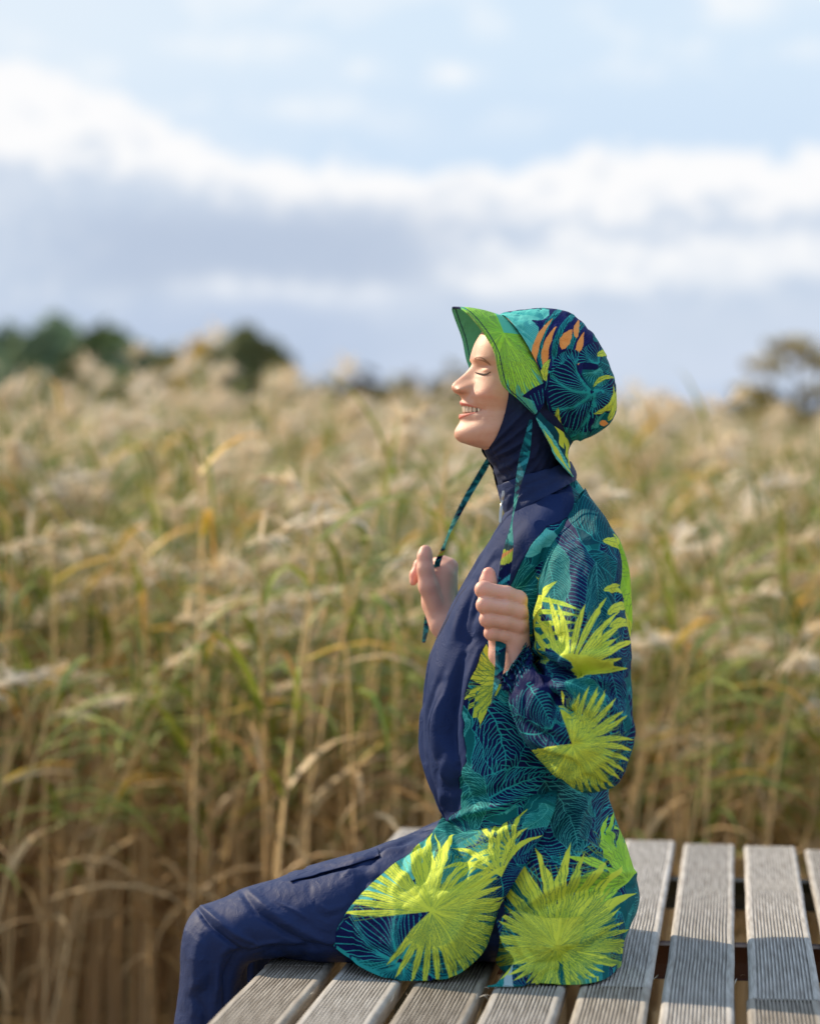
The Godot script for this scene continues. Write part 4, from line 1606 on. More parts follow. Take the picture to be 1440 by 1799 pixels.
	for side in [1.0, -1.0]:
		var c2 := []
		for r in near:
			var row := []
			for k in r.size(): row.append(HL(r[k][0] + (1 if side > 0 and k == 0 else 4 if side > 0 else 0), r[k][1], r[k][2] * side))
			c2.append(row)
		var rows := sheet(c2, 16, 9)
		rows = fold(rows, false, [
			[[853, 792, 880, 766, 912, 732, 930, 715], 4.5, 0.0035], [[858, 800, 890, 775, 930, 744], 4.5, 0.0035], [[862, 806, 895, 790, 935, 765], 4.0, 0.0032], [[866, 830, 900, 815, 932, 780], 5.0, 0.004],
			[[874, 846, 905, 838, 938, 800, 950, 780], 5.0, 0.004], [[890, 860, 925, 838, 955, 800], 5.0, 0.004], [[856, 780, 872, 758, 884, 722], 3.5, 0.002], [[868, 812, 905, 795, 935, 775], 3.0, -0.002], [[935, 860, 950, 820, 965, 800], 5.0, 0.0035]],
			0.12 if side > 0 else 9.0, 0.002, Vector3(900, 900, 900), false, Vector3.BACK * side)
		rows = thick(rows, 0.0015, Vector3.BACK * side)
		scarf.append(grid_arrays(rows, false, Vector3.BACK * side, false))
	# the band under the chin joins both sides
	var chin := []
	for r in [[850.5, 789, 0.026], [853, 798, 0.022], [867, 819, 0.026], [876, 849, 0.028], [884, 882, 0.03]]:
		chin.append([HL(r[0] + 9, r[1] + 2, r[2] + 0.010), HL(r[0] + 1.0, r[1], r[2] * 0.55), HL(r[0], r[1] - 0.5, 0), HL(r[0] + 1.5, r[1], -r[2] * 0.55), HL(r[0] + 5, r[1] + 1, -r[2] - 0.004)])
	var chin_rows := fold(sheet(chin, 10, 10), false, [[[853, 803, 864, 812, 875, 808], 4.0, 0.002], [[862, 822, 874, 832, 884, 826], 4.0, 0.002]], -1.0, 0.0008, Vector3(900, 900, 900), false, Vector3.LEFT)
	scarf.append(grid_arrays(thick(chin_rows, 0.0015, Vector3.LEFT), false, Vector3.LEFT, false))
	var scarf_mat: StandardMaterial3D = navy.duplicate()
	scarf_mat.albedo_color = Color8(22, 33, 66)
	put.call("headscarf", mesh_of(join_arrays(scarf), scarf_mat), who)

	make_hat(who, put)
	make_jacket(who, put, navy)
	make_trousers(who, put, navy)

func make_hat(who: Node3D, put: Callable) -> void:
	# crown: a bag round a centre, its outline in profile and its half width given
	var C := Vector2(965, 655)
	var outline := [[872, 553], [885, 548], [905, 545], [940, 541], [970, 541], [994, 546], [1012, 556], [1031, 577], [1056, 612], [1072, 645], [1083, 675], [1086, 700], [1084, 720], [1075, 740], [1052, 760], [1030, 771], [1010, 776], [975, 775], [935, 755], [880, 715], [850, 655], [852, 600]]
	var tab := []
	for p in outline:
		var d := Vector2(p[0], p[1]) - C
		tab.append([fposmod(atan2(-d.y, d.x), TAU), d.length()])
	tab.sort_custom(func(u, v): return u[0] < v[0])
	var flat := [tab[-1][0] - TAU, tab[-1][1]]
	for t in tab: flat.append_array(t)
	flat.append_array([tab[0][0] + TAU, tab[0][1]])
	var half := 0.089 * 1234.0
	var surf := func(d: Vector3) -> Vector3:               # d: profile x, profile up, sideways
		var co := Vector2(d.x, d.y).length()
		var th := fposmod(atan2(d.y, d.x), TAU)
		var R := (table(flat, th - 0.06) + table(flat, th + 0.06) + table(flat, th)) / 3.0
		var r := 1.0 / pow(pow(co / R, 2.3) + pow(absf(d.z) / half, 2.3), 1.0 / 2.3)
		return HL(C.x + d.x * r, C.y - d.y * r, d.z * r / 1234.0)
	var loop := [[872, 553, 0], [882, 562, 0.03], [897, 588, 0.058], [914, 622, 0.074], [930, 660, 0.081], [936, 690, 0.082], [940, 712, 0.080], [948, 735, 0.074], [968, 758, 0.062], [990, 770, 0.04], [1008, 776, 0.0]]
	var full := []
	for q in loop: full.append(Vector3(q[0], q[1], q[2]))
	for k in range(loop.size() - 2, -1, -1): full.append(Vector3(loop[k][0], loop[k][1], -loop[k][2]))
	var lp := spline(full, 10)
	var pole := Vector3(1042 - C.x, C.y - 600, 0).normalized()
	var rows := []
	var N := 56
	for i in N + 1:
		var t := pow(float(i) / N, 0.9) * 0.995
		var row := PackedVector3Array()
		for q in lp:
			var d := Vector3(q.x - C.x, C.y - q.y, q.z * 1234.0).normalized()
			row.append(surf.call(d.slerp(pole, t)))
		rows.append(row)
	rows = fold(rows, true, [
		[[1012, 774, 1030, 745, 1045, 700], 6.0, -0.007], [[1005, 770, 1005, 740, 995, 700], 6.0, -0.006], [[1024, 770, 1050, 745, 1072, 715], 5.0, -0.007], [[990, 764, 975, 735, 965, 705], 6.0, -0.003],
		[[936, 668, 968, 662, 1000, 668, 1040, 660], 2.2, -0.002], [[1035, 768, 1062, 742, 1080, 720], 3.5, 0.002], [[1018, 776, 1036, 736, 1058, 690], 5.0, 0.006], [[940, 600, 985, 580, 1035, 590], 14, 0.004], [[945, 640, 980, 620, 1020, 625], 10, -0.004], [[940, 690, 965, 715, 985, 740], 8.0, 0.003]], 0.0, 0.004, Vector3(500, 500, 500))
	var cl := []
	for i in rows.size():
		var row := PackedVector2Array()
		for p in rows[i]:
			var q := proj(p)
			var c0 := HL(C.x, C.y, 0)
			var v: Vector3 = p - c0
			var fl := Vector2(v.x, v.y)
			var lam := atan2(v.z, fl.length())
			row.append(fl.normalized() * (PI / 2 - lam) * 0.094)
		cl.append(row)
	var pc := piece(rows, cl, true)
	var pr := new_print(pc, cl, 1024, 4)
	var f: Array
	f = pr.frame(Vector2(975, 590))
	pr.shape(f, [-110, -60, 70, -60, 75, 60, -110, 60], NAVY)
	for k in 7:                                            # dark feathered blades over teal
		f = pr.frame(Vector2(958 + k * 13, 588 + k * 3))
		pr.leaf([f[0], (f[1] * 0.34 - f[2] * 0.94), (f[2] * 0.34 + f[1] * 0.94)], 120, 9 if k % 2 else 12, DEEP if k % 2 else NAVY2, LINE if k % 2 else NAVY, 26, 1.2, 0.12)
	for q in [[906, 590, 40, 30, 0.0], [918, 551, 46, 12, 0.1]]:
		f = pr.frame(Vector2(q[0], q[1]))
		pr.shape(f, [-q[2], -q[3] * 0.6, q[2] * 0.6, -q[3], q[2], -q[3] * 0.5, q[2], q[3] * 0.3, q[2] * 0.6, q[3], -q[2] * 0.2, q[3], -q[2], q[3] * 0.4], AQUA)
		for s in 12: pr.line(PackedVector2Array([pr.at(f, Vector2(-q[2], -q[3] * 0.4 + s * q[3] / 9.0)), pr.at(f, Vector2(q[2] * 0.95, -q[3] * 0.7 + s * q[3] / 8.0))]), 1.2, 1.2, LINE)
	for q in [[954, 606, 98, 5.5, 1.24, 0.12], [968, 614, 84, 6.0, 1.36, 0.12], [995, 596, 38, 9, 1.1, 0.05], [1014, 578, 32, 4.5, 1.45, 0.08], [1020, 612, 58, 6, 1.4, 0.06]]:   # orange flower blades
		f = pr.frame(Vector2(q[0], q[1]))
		var ca := cos(q[4])
		var sa := sin(q[4])
		pr.leaf([f[0], f[1] * ca - f[2] * sa, f[2] * ca + f[1] * sa], q[2], q[3], ORANGE, Color8(226, 148, 82), 3, 1.0, q[5], false)
	f = pr.frame(Vector2(1006, 652))
	pr.shell(f, 60, 185, 40, 18, NAVY, LINE, 2.0)
	f = pr.frame(Vector2(1052, 640))
	pr.shell(f, 75, 175, 42, 16, NAVY, LINE, 2.0)
	f = pr.frame(Vector2(1040, 688))
	pr.shell(f, 122, 268, 82, 34, NAVY, LINE, 2.2)
	pr.shell(f, 262, 420, 48, 20, NAVY, LINE, 2.0)
	f = pr.frame(Vector2(1054, 646))
	pr.shell(f, 200, 300, 34, 14, TEAL, LINE2, 1.6)
	f = pr.frame(Vector2(962, 650))
	pr.leaf([f[0], f[1] * 0.2 - f[2] * 0.98, f[2] * 0.2 + f[1] * 0.98], 40, 6, LIME, OLIVE, 4, 1.0)
	f = pr.frame(Vector2(1060, 624))
	pr.leaf(f, 26, 6, LIME, OLIVE, 4, 1.0)
	for q in [[1058, 700, 62, 6, 1.0, -0.3], [1075, 705, 70, 5, 1.3, -0.1], [1062, 672, 44, 4, 0.35, 0.2], [985, 745, 60, 7, 1.75, 0.1]]:   # lime tendrils
		f = pr.frame(Vector2(q[0], q[1]))
		var ca := cos(q[4])
		var sa := sin(q[4])
		pr.leaf([f[0], f[1] * ca - f[2] * sa, f[2] * ca + f[1] * sa], q[2], q[3], LIME, OLIVE, 5, 1.0, q[5])
	f = pr.frame(Vector2(1060, 744))
	pr.leaf(f, 14, 4, ORANGE, ORANGE, 1, 1.0)
	var hat := Node3D.new()
	hat.name = "sun_hat"
	who.add_child(hat)
	hat.position = -who.position
	part("crown", mesh_of(grid_arrays(rows, true, Vector3.ZERO, true, uv_of(pr, cl)), print_mat(pr)), hat)
	# brim
	var inn := [[872, 553, 0], [882, 562, 0.03], [897, 588, 0.058], [914, 622, 0.074], [930, 660, 0.0815], [936, 690, 0.083], [934, 712, 0.083], [924, 728, 0.082]]
	var outer := [[795, 539, 0], [804, 552, 0.05], [829, 588, 0.085], [842, 625, 0.098], [849, 656, 0.1], [861, 684, 0.098], [885, 707, 0.092], [917, 732, 0.083]]
	var ctrl := []
	for t in [0.0, 0.34, 0.67, 1.0]:
		var row := []
		for s in [-1.0, 1.0]:
			for k0 in inn.size():
				var k: int = inn.size() - 1 - k0 if s < 0 else k0
				if s > 0 and k == 0: continue
				var sag: float = 4.0 * t * (1.0 - t)
				var q := Vector3(lerpf(inn[k][0], outer[k][0], t), lerpf(inn[k][1], outer[k][1], t) - sag * (3.5 if k < 3 else 1.0), (lerpf(inn[k][2], outer[k][2], t) + sag * 0.004 * minf(k, 3) / 3.0) * s)
				var wv: float = t * 2.2 * sin(k * 2.1 + s)
				row.append(HL(q.x + wv, q.y - wv * 0.6, q.z + t * 0.002 * sin(k * 1.7)))
		ctrl.append(row)
	var br := sheet(ctrl, 10, 8)
	var bcl := []
	var b0: Vector3 = HL(870, 620, 0)
	var mid: int = br[0].size() / 2
	for rr in br:
		var row := PackedVector2Array()
		for j in rr.size():
			var v: Vector3 = rr[j] - b0
			var side := 1.0 if j >= mid else -1.0
			var lat := v.z - v.x * 0.0
			row.append(Vector2(v.x * 0.9 + side * (lat * side) * 0.25 * side + (0.0 if side > 0 else 0.4), v.y - absf(lat) * 0.25))
		bcl.append(row)
	var bp := piece(br, bcl, false, false, Vector3(-0.3, 0.6, 0.6))
	var bpr := new_print(bp, bcl, 1024, 8)
	bpr.img.fill(Color8(84, 178, 150))
	bpr.rng.seed = 2
	f = bpr.frame(Vector2(884, 585), 8.0, true)
	for k in 40: bpr.line(PackedVector2Array([bpr.at(f, Vector2(-70 + k * 4.2, 10)), bpr.at(f, Vector2(-66 + k * 4.2 + k * 0.5, 160))]), 1.2, 1.2, Color8(60, 150, 150))
	bpr.fan(f, 120, 345, 96, 22, Color8(140, 200, 66), OLIVE, 1.0, 0.0, 0.75)
	bpr.fan(f, 228, 312, 140, 11, Color8(150, 206, 64), OLIVE, 1.0, 0.05, 0.5)
	f = bpr.frame(Vector2(806, 546), 6.0, true)
	bpr.shape(f, [-30, -14, 2, -12, 0, 10, -8, 26, -30, 26], NAVY)
	f = bpr.frame(Vector2(945, 690), 6.0, true)
	bpr.shape(f, [-28, 6, -10, -8, 12, -18, 20, 10, 6, 40, -2, 30, -8, 14], NAVY)
	for k in 4: bpr.line(PackedVector2Array([bpr.at(f, Vector2(-14 + k * 7, 4 - k * 4)), bpr.at(f, Vector2(-6 + k * 6, 22 - k))]), 1.6, 1.0, LINE)
	var bw := uv_of(bpr, bcl)
	# stitches run along the edge
	for o in [0.9]:
		var line := PackedVector2Array()
		var i := int((br.size() - 1) * o)
		for j in br[0].size(): line.append(bpr.px(bcl[i][j]))
		bpr.line(line, 2.0, 2.0, NAVY)
	var th := thick(br, 0.0022, Vector3(-0.3, 0.6, 0.6))
	var tuv := []
	for r in bw: tuv.append(r)
	for i in range(bw.size() - 1, -1, -1): tuv.append(bw[i])
	tuv.append(bw[0])
	part("brim", mesh_of(grid_arrays(th, false, Vector3(-0.3, 0.6, 0.6), false, tuv), print_mat(bpr)), hat)
	# flap over the nape
	var fin := [[926, 727, 0.083], [945, 744, 0.0765], [968, 757, 0.064], [990, 767, 0.042], [1008, 773, 0]]
	var fou := [[919, 736, 0.0845], [942, 776, 0.084], [966, 813, 0.080], [992, 836, 0.05], [1012, 838, 0]]
	var fc := []
	for t in [0.0, 0.33, 0.67, 1.0]:
		var row := []
		for s in [-1.0, 1.0]:
			for k0 in fin.size():
				var k: int = k0 if s < 0 else fin.size() - 1 - k0
				if s > 0 and k == fin.size() - 1: continue
				var dip: float = sin(PI * t) * 8.0 * (k / 4.0)
				row.append(HL(lerpf(fin[k][0], fou[k][0], t) - dip, lerpf(fin[k][1], fou[k][1], t), s * (lerpf(fin[k][2], fou[k][2], t) - 0.01 * sin(PI * t) * (k % 4) / 3.0)))
		fc.append(row)
	var fl := sheet(fc, 12, 8)
	fl = fold(fl, false, [[[992, 768, 990, 800, 1000, 825], 4.0, 0.004], [[975, 765, 975, 790, 985, 812], 4.0, -0.003], [[1004, 775, 1000, 800, 1008, 830], 4.0, -0.003]], 0.0, 0.002, Vector3(600, 600, 600), false, Vector3.RIGHT)
	var fcl := []
	var f0: Vector3 = HL(965, 780, 0)
	var fmid: int = fl[0].size() / 2
	for rr in fl:
		var row := PackedVector2Array()
		for j in rr.size():
			var v: Vector3 = rr[j] - f0
			var near_side: bool = j >= fmid
			row.append(Vector2(v.x - absf(v.z) * 0.4 + (0.0 if near_side else 0.4), v.y))
		fcl.append(row)
	var fp := piece(fl, fcl, false, false, Vector3(0.6, 0, 0.8))
	var fpr := new_print(fp, fcl, 512, 15)
	fpr.img.fill(DEEP)
	f = fpr.frame(Vector2(966, 782), 5.0, true)
	fpr.shape(f, [-30, -48, -14, -40, 10, -8, 30, 30, 46, 60, 30, 60, 6, 30, -20, -8, -34, -30], AQUA)
	for k in 16: fpr.line(PackedVector2Array([fpr.at(f, Vector2(-26 + k * 4, -40 + k * 6)), fpr.at(f, Vector2(-10 + k * 4, -34 + k * 6))]), 1.2, 1.0, LINE)
	fpr.shape(f, [-16, -28, -8, -22, 12, 4, 30, 38, 40, 56, 28, 44, 8, 16, -10, -10], LIME)
	for q in [[986, 764, 24], [996, 786, 22], [1003, 806, 18]]:
		f = fpr.frame(Vector2(q[0], q[1]), 5.0, true)
		fpr.shape(f, [-8, -q[2], 2, -q[2] * 0.6, 6, 0, 4, q[2], -4, q[2] * 0.7, -4, 0], LIME)
	var fuv := uv_of(fpr, fcl)
	var fth := thick(fl, 0.0018, Vector3(0.8, 0, 0.2))
	var fuv2 := []
	for r in fuv: fuv2.append(r)
	for i in range(fuv.size() - 1, -1, -1): fuv2.append(fuv[i])
	fuv2.append(fuv[0])
	part("neck_flap", mesh_of(grid_arrays(fth, false, Vector3(0.8, 0, 0.2), false, fuv2), print_mat(fpr)), hat)
	# straps that she holds
	var sp := Print.new()
	sp.res = 256
	sp.size = 1.0
	sp.img = Image.create(256, 256, false, Image.FORMAT_RGB8)
	sp.img.fill(Color8(24, 104, 118))
	var r := RandomNumberGenerator.new()
	r.seed = 6
	for k in 60:
		var y := k * 4.3
		var c: Color = [NAVY, LINE, DEEP, Color8(58, 162, 176)][r.randi() % 4]
		if y > 118 and y < 136: c = [LIME, ORANGE, LIME, NAVY][k % 4]
		if y > 70 and y < 112: c = [AQUA, AQUA, LINE][k % 3]
		sp.poly(PackedVector2Array([Vector2(0, y), Vector2(256, y + r.randf_range(-10, 14)), Vector2(256, y + 3 + r.randf_range(-10, 14)), Vector2(0, y + 2.4)]), c)
	var sm := print_mat(sp)
	var runs := [
		[[932, 737, 0.186, 2.5, 0.1], [928, 762, 0.190, 5.5, 0.2], [921, 800, 0.196, 8.5, 0.2], [912, 840, 0.205, 7, 0.6], [905, 880, 0.212, 5, 1.0], [899, 915, 0.236, 3.5, 1.3], [894, 955, 0.254, 8, 0.5], [887, 1000, 0.274, 10, 0.2], [882, 1050, 0.286, 9, 0.2], [880, 1100, 0.294, 9, 0.1], [879, 1135, 0.302, 9, 0.1], [877, 1175, 0.318, 8, 0.3], [868, 1215, 0.325, 5, 1.0], [862, 1240, 0.328, 2.5, 1.3]],
		[[862, 800, 0.02, 5, 0.3], [848, 826, -0.01, 7, 0.3], [822, 870, -0.02, 7, 0.4], [800, 912, -0.026, 6, 0.6], [785, 945, -0.03, 4, 1.0], [775, 972, -0.032, 5, 0.4], [768, 990, -0.036, 6, 0.3], [758, 1030, -0.05, 5, 0.3], [753, 1070, -0.06, 6, 0.3], [748, 1105, -0.062, 6, 0.6], [744, 1129, -0.062, 5, 0.9]]]
	for k in 2:
		var rb := ribbon(runs[k])
		var uvs := []
		for i in rb.size():
			var row := PackedVector2Array()
			for j in 5: row.append(Vector2([0.1, 0.9, 0.9, 0.1, 0.1][j], float(i) / rb.size()))
			uvs.append(row)
		part("strap", mesh_of(grid_arrays(rb, true, Vector3.ZERO, true, uvs), sm), hat)

func make_jacket(who: Node3D, put: Callable, navy: StandardMaterial3D) -> void:
	var jacket := Node3D.new()
	jacket.name = "rain_jacket"
	who.add_child(jacket)
	jacket.position = -who.position
	# ---------------- trunk of the jacket
	var keys := [
		[884, 903, 1012, 836, 0.10, 0.066, 2.0, 0.012], [874, 925, 1036, 872, 0.10, 0.12, 2.0, 0.02], [852, 961, 1066, 912, 0.10, 0.145, 2.0, 0.025], [824, 1004, 1092, 958, 0.10, 0.148, 2.0, 0.03],
		[797, 1050, 1107, 1015, 0.10, 0.148, 2.0, 0.03], [770, 1100, 1113, 1080, 0.10, 0.15, 2.0, 0.03], [748, 1150, 1112, 1140, 0.10, 0.155, 2.0, 0.03], [737, 1208, 1106, 1205, 0.10, 0.165, 2.05, 0.03],
		[733, 1268, 1094, 1270, 0.10, 0.18, 2.1, 0.03], [738, 1320, 1080, 1335, 0.10, 0.2, 2.1, 0.03], [752, 1368, 1072, 1388, 0.11, 0.2, 2.1, 0.02], [770, 1412, 1084, 1428, 0.115, 0.205, 2.1, 0.01],
		[788, 1450, 1100, 1468, 0.12, 0.215, 2.2, 0.0], [800, 1500, 1112, 1515, 0.125, 0.222, 2.3, 0.0], [815, 1550, 1116, 1556, 0.125, 0.228, 2.4, 0.0], [835, 1595, 1104, 1590, 0.13, 0.232, 2.5, 0.0],
		[850, 1630, 1088, 1620, 0.135, 0.24, 2.6, 0.0], [862, 1660, 1082, 1648, 0.14, 0.252, 2.6, 0.0], [868, 1672, 1080, 1663, 0.14, 0.262, 2.6, 0.0]]
	var rows := loft(keys, 14, 300)
	rows = fold(rows, true, [
		[[800, 1345, 792, 1290, 800, 1210, 812, 1150], 10, -0.013], [[770, 1340, 772, 1270, 780, 1190], 16, 0.010], [[822, 1330, 816, 1260, 828, 1190, 840, 1140], 12, 0.010], [[800, 1425, 798, 1380, 806, 1330], 8, -0.010], [[778, 1420, 775, 1370, 785, 1330], 9, 0.006], [[790, 1130, 800, 1080, 830, 1010], 12, 0.006], [[812, 1150, 822, 1090, 850, 1030], 9, -0.006],
		[[930, 1395, 880, 1415, 830, 1425, 790, 1440], 9, 0.011], [[935, 1370, 870, 1392, 815, 1405], 9, -0.009], [[945, 1345, 905, 1330, 860, 1345], 10, 0.006], [[935, 1300, 890, 1270, 850, 1280], 12, 0.006],
		[[1020, 1398, 985, 1440, 960, 1480], 9, -0.008], [[1045, 1398, 1020, 1430, 1010, 1475], 8, 0.007], [[1068, 1400, 1065, 1440, 1075, 1480], 7, -0.006], [[985, 1395, 950, 1425, 915, 1440], 8, 0.008],
		[[1115, 1535, 1060, 1532, 1000, 1545, 950, 1570, 915, 1600], 11, 0.012], [[1110, 1560, 1060, 1556, 1000, 1572, 950, 1600], 10, -0.012], [[1040, 1480, 1000, 1505, 960, 1540], 12, 0.006], [[1085, 1500, 1070, 1540, 1068, 1600], 10, -0.006],
		[[1080, 1610, 1030, 1650, 960, 1670], 14, 0.007], [[1060, 1640, 1000, 1690, 930, 1700], 9, -0.006], [[1005, 1460, 1030, 1490, 1075, 1495], 8, 0.006], [[960, 1480, 940, 1530, 915, 1580], 10, 0.006],
		[[1090, 930, 1100, 1000, 1104, 1100, 1098, 1200, 1098, 1290], 7, -0.008], [[880, 960, 850, 1010, 820, 1070], 14, 0.004], [[905, 930, 870, 985, 850, 1050], 10, -0.003], [[985, 925, 940, 960, 900, 1010], 9, 0.003], [[750, 1150, 770, 1230, 765, 1330], 14, 0.004]],
		0.1, 0.011, Vector3(170, 110, 170))
	# the hem follows the bench: nothing sinks into it
	for i in rows.size():
		for j in rows[i].size():
			var p: Vector3 = rows[i][j]
			if p.y < 0.5035: rows[i][j] = Vector3(p.x, 0.5035 + 0.0008 * sin(p.x * 90.0 + p.z * 60.0), p.z)
	var cl := cloth_tube(rows, true)
	var pc := piece(rows, cl, true, true, Vector3.BACK, 2)
	var pr := new_print(pc, cl, 2048, 31)
	paint_trunk(pr, pc, rows, cl)
	var trunk_mat := print_mat(pr)
	part("trunk_panel", mesh_of(grid_arrays(rows, true, Vector3.ZERO, true, uv_of(pr, cl)), trunk_mat), jacket)
	# ---------------- front flap over the lap
	var P := func(x, y, z) -> Vector3: return W(x, y, z)
	var g := [
		[[580, 1660, 0.30], [640, 1702, 0.338], [720, 1729, 0.368], [790, 1717, 0.362], [846, 1672, 0.345], [870, 1615, 0.340]],
		[[600, 1612, 0.315], [660, 1645, 0.348], [730, 1662, 0.370], [790, 1655, 0.368], [842, 1622, 0.358], [884, 1582, 0.348]],
		[[640, 1560, 0.315], [690, 1585, 0.348], [750, 1597, 0.366], [808, 1590, 0.368], [860, 1562, 0.362], [906, 1543, 0.352]],
		[[690, 1515, 0.305], [735, 1528, 0.325], [790, 1534, 0.348], [845, 1527, 0.355], [890, 1512, 0.352], [935, 1498, 0.347]],
		[[733, 1479, 0.282], [772, 1484, 0.30], [822, 1483, 0.315], [872, 1473, 0.335], [920, 1466, 0.342], [955, 1463, 0.344]],
		[[766, 1450, 0.235], [810, 1447, 0.225], [850, 1437, 0.27], [890, 1428, 0.30], [930, 1425, 0.325], [972, 1425, 0.335]],
		[[776, 1438, 0.16], [815, 1428, 0.14], [855, 1410, 0.19], [895, 1398, 0.24], [935, 1392, 0.285], [978, 1392, 0.315]],
		[[776, 1438, -0.02], [815, 1428, 0.0], [855, 1410, 0.02], [895, 1395, 0.05], [935, 1385, 0.1], [980, 1375, 0.15]],
		[[760, 1480, -0.12], [800, 1480, -0.13], [850, 1470, -0.13], [895, 1450, -0.12], [935, 1440, -0.1], [980, 1420, -0.05]]]
	var ctrl := []
	for r in g:
		var row := []
		for q in r: row.append(P.call(q[0], q[1], q[2]))
		ctrl.append(row)
	var fl := sheet(ctrl, 20, 14)
	fl = fold(fl, false, [
		[[735, 1490, 720, 1530, 690, 1560], 10, 0.006], [[780, 1455, 790, 1500, 770, 1550], 12, 0.006], [[760, 1480, 750, 1520, 735, 1550], 8, -0.005], [[800, 1480, 815, 1520, 800, 1570], 9, -0.006],
		[[930, 1420, 880, 1440, 830, 1450, 790, 1462], 8, -0.007], [[940, 1440, 890, 1462, 840, 1480], 9, 0.008], [[850, 1495, 870, 1530, 880, 1560], 12, 0.007], [[900, 1480, 900, 1520, 875, 1560], 9, -0.005],
		[[690, 1570, 700, 1630, 690, 1690], 14, 0.005], [[740, 1640, 750, 1690, 735, 1724], 10, -0.005], [[790, 1640, 790, 1690, 775, 1715], 10, 0.004], [[630, 1600, 660, 1650, 650, 1690], 9, -0.004], [[830, 1590, 800, 1640, 770, 1670], 12, 0.005]],
		0.0, 0.007, Vector3(200, 200, 200), false, Vector3(0, 0.5, 0.8))
	for i in fl.size():
		for j in fl[i].size():
			if fl[i][j].y < 0.504: fl[i][j].y = 0.504
	var fcl := []
	var base := cloth_sheet(fl)
	for i in base.size(): fcl.append(base[i])
	var fp := piece(fl, fcl, false, false, Vector3(0, 0.3, 0.9))
	var fpr := new_print(fp, fcl, 1536, 52)
	var f: Array
	f = fpr.frame(Vector2(690, 1470))
	for q in [[700, 1520, 40, 18, 0.6], [660, 1560, 36, 16, 0.9], [735, 1490, 34, 22, 0.2]]:
		f = fpr.frame(Vector2(q[0], q[1]))
		fpr.shell(f, 20, 380, q[2], 26, AQUA, LINE2, 1.2)
	f = fpr.frame(Vector2(850, 1460))
	fpr.shell(f, 20, 200, 120, 60, TEAL, LINE2, 1.4)
	f = fpr.frame(Vector2(640, 1690))
	fpr.leaf([f[0], f[1], f[2]], 230, 66, TEAL, LINE2, 30, 1.4)
	f = fpr.frame(Vector2(704, 1690))
	fpr.shell(f, 95, 198, 128, 22, NAVY, LINE, 3.2)
	fpr.shell(f, 50, 96, 90, 10, NAVY, LINE, 2.6)
	fpr.shell(f, -30, 50, 120, 20, DEEP, LINE, 2.2)
	fpr.shell(f, 198, 330, 60, 20, DEEP, LINE, 2.4)
	f = fpr.frame(Vector2(905, 1500))
	fpr.fan(f, 100, 200, 96, 7, LIME, OLIVE, 1.0, 0.4, 0.26)
	f = fpr.frame(Vector2(880, 1540))
	fpr.fan(f, 70, 150, 110, 6, LIME, OLIVE, 1.0, 0.4, 0.26)
	f = fpr.frame(Vector2(757, 1600))
	fpr.fan(f, -70, 36, 150, 18, LIME, OLIVE, 1.0, 0.04, 0.58)
	fpr.fan(f, 30, 130, 66, 12, LIME, OLIVE, 1.0, 0.04, 0.7)
	fpr.fan(f, 84, 126, 150, 4, LIME, OLIVE, 1.0, 0.2, 0.42)
	fpr.fan(f, 128, 184, 172, 7, LIME, OLIVE, 1.0, 0.0, 0.34)
	fpr.fan(f, 232, 300, 140, 7, LIME, OLIVE, 1.0, 0.0, 0.34)
	fpr.fan(f, 36, 92, 136, 7, LIME, OLIVE, 1.0, 0.2, 0.32)
	fpr.fan(f, 228, 300, 80, 9, LIME, OLIVE, 1.0, 0.0, 0.6)
	var fuv := uv_of(fpr, fcl)
	var edge := PackedVector2Array()
	var ne: int = fl[0].size() - 5
	for i in int(fl.size() * 0.45): edge.append(fpr.px(fcl[i][ne]))
	fpr.line(edge, 1.6, 1.6, NAVY)
	var th := thick(fl, 0.0018, Vector3(0, 0.3, 0.9))
	var tuv := []
	for r in fuv: tuv.append(r)
	for i in range(fuv.size() - 1, -1, -1): tuv.append(fuv[i])
	tuv.append(fuv[0])
	part("front_flap", mesh_of(grid_arrays(th, false, Vector3(0, 0.3, 0.9), false, tuv), print_mat(fpr)), jacket)
	# hem of the back flap, spread out on the boards
	var hem := []
	for r in [
		[[872, 1618, 0.362], [905, 1600, 0.378], [960, 1612, 0.386], [1020, 1610, 0.36], [1070, 1600, 0.25]],
		[[884, 1660, 0.374], [918, 1652, 0.384], [968, 1655, 0.388], [1030, 1645, 0.345], [1078, 1628, 0.22]],
		[[902, 1692, 0.386], [934, 1690, 0.388], [980, 1690, 0.374], [1038, 1670, 0.300], [1082, 1645, 0.14]],
		[[856, 1742, 0.412], [920, 1736, 0.404], [988, 1713, 0.352], [1043, 1686, 0.262], [1084, 1660, 0.11]]]:
		var row := []
		for q in r: row.append(W(q[0], q[1], q[2]))
		hem.append(row)
	var hr := sheet(hem, 24, 14)
	hr = fold(hr, false, [[[1075, 1610, 1020, 1650, 950, 1668], 12, 0.006], [[1060, 1640, 1000, 1685, 930, 1695], 8, -0.005], [[900, 1640, 930, 1690, 925, 1730], 7, 0.004]], 0.0, 0.005, Vector3(200, 200, 200), false, Vector3(0, 0.3, 0.9))
	for i in hr.size():
		for j in hr[i].size():
			if hr[i][j].y < 0.5045: hr[i][j].y = 0.5045
	var hcl := cloth_sheet(hr)
	for i in hcl.size():
		for j in hcl[i].size(): hcl[i][j].y = -hcl[i][j].y
	var hp := piece(hr, hcl, false, false, Vector3(0, 0.3, 0.9))
	var hpr := new_print(hp, hcl, 1024, 72)
	f = hpr.frame(Vector2(965, 1700), 10.0)
	hpr.shell(f, 10, 190, 110, 26, DEEP, LINE, 2.6)
	f = hpr.frame(Vector2(890, 1722), 8.0)
	hpr.shape(f, [-8, -34, 12, -34, 12, 34, -10, 34], Color8(150, 176, 184))
	seat_fans(hpr)
	var huv := uv_of(hpr, hcl)
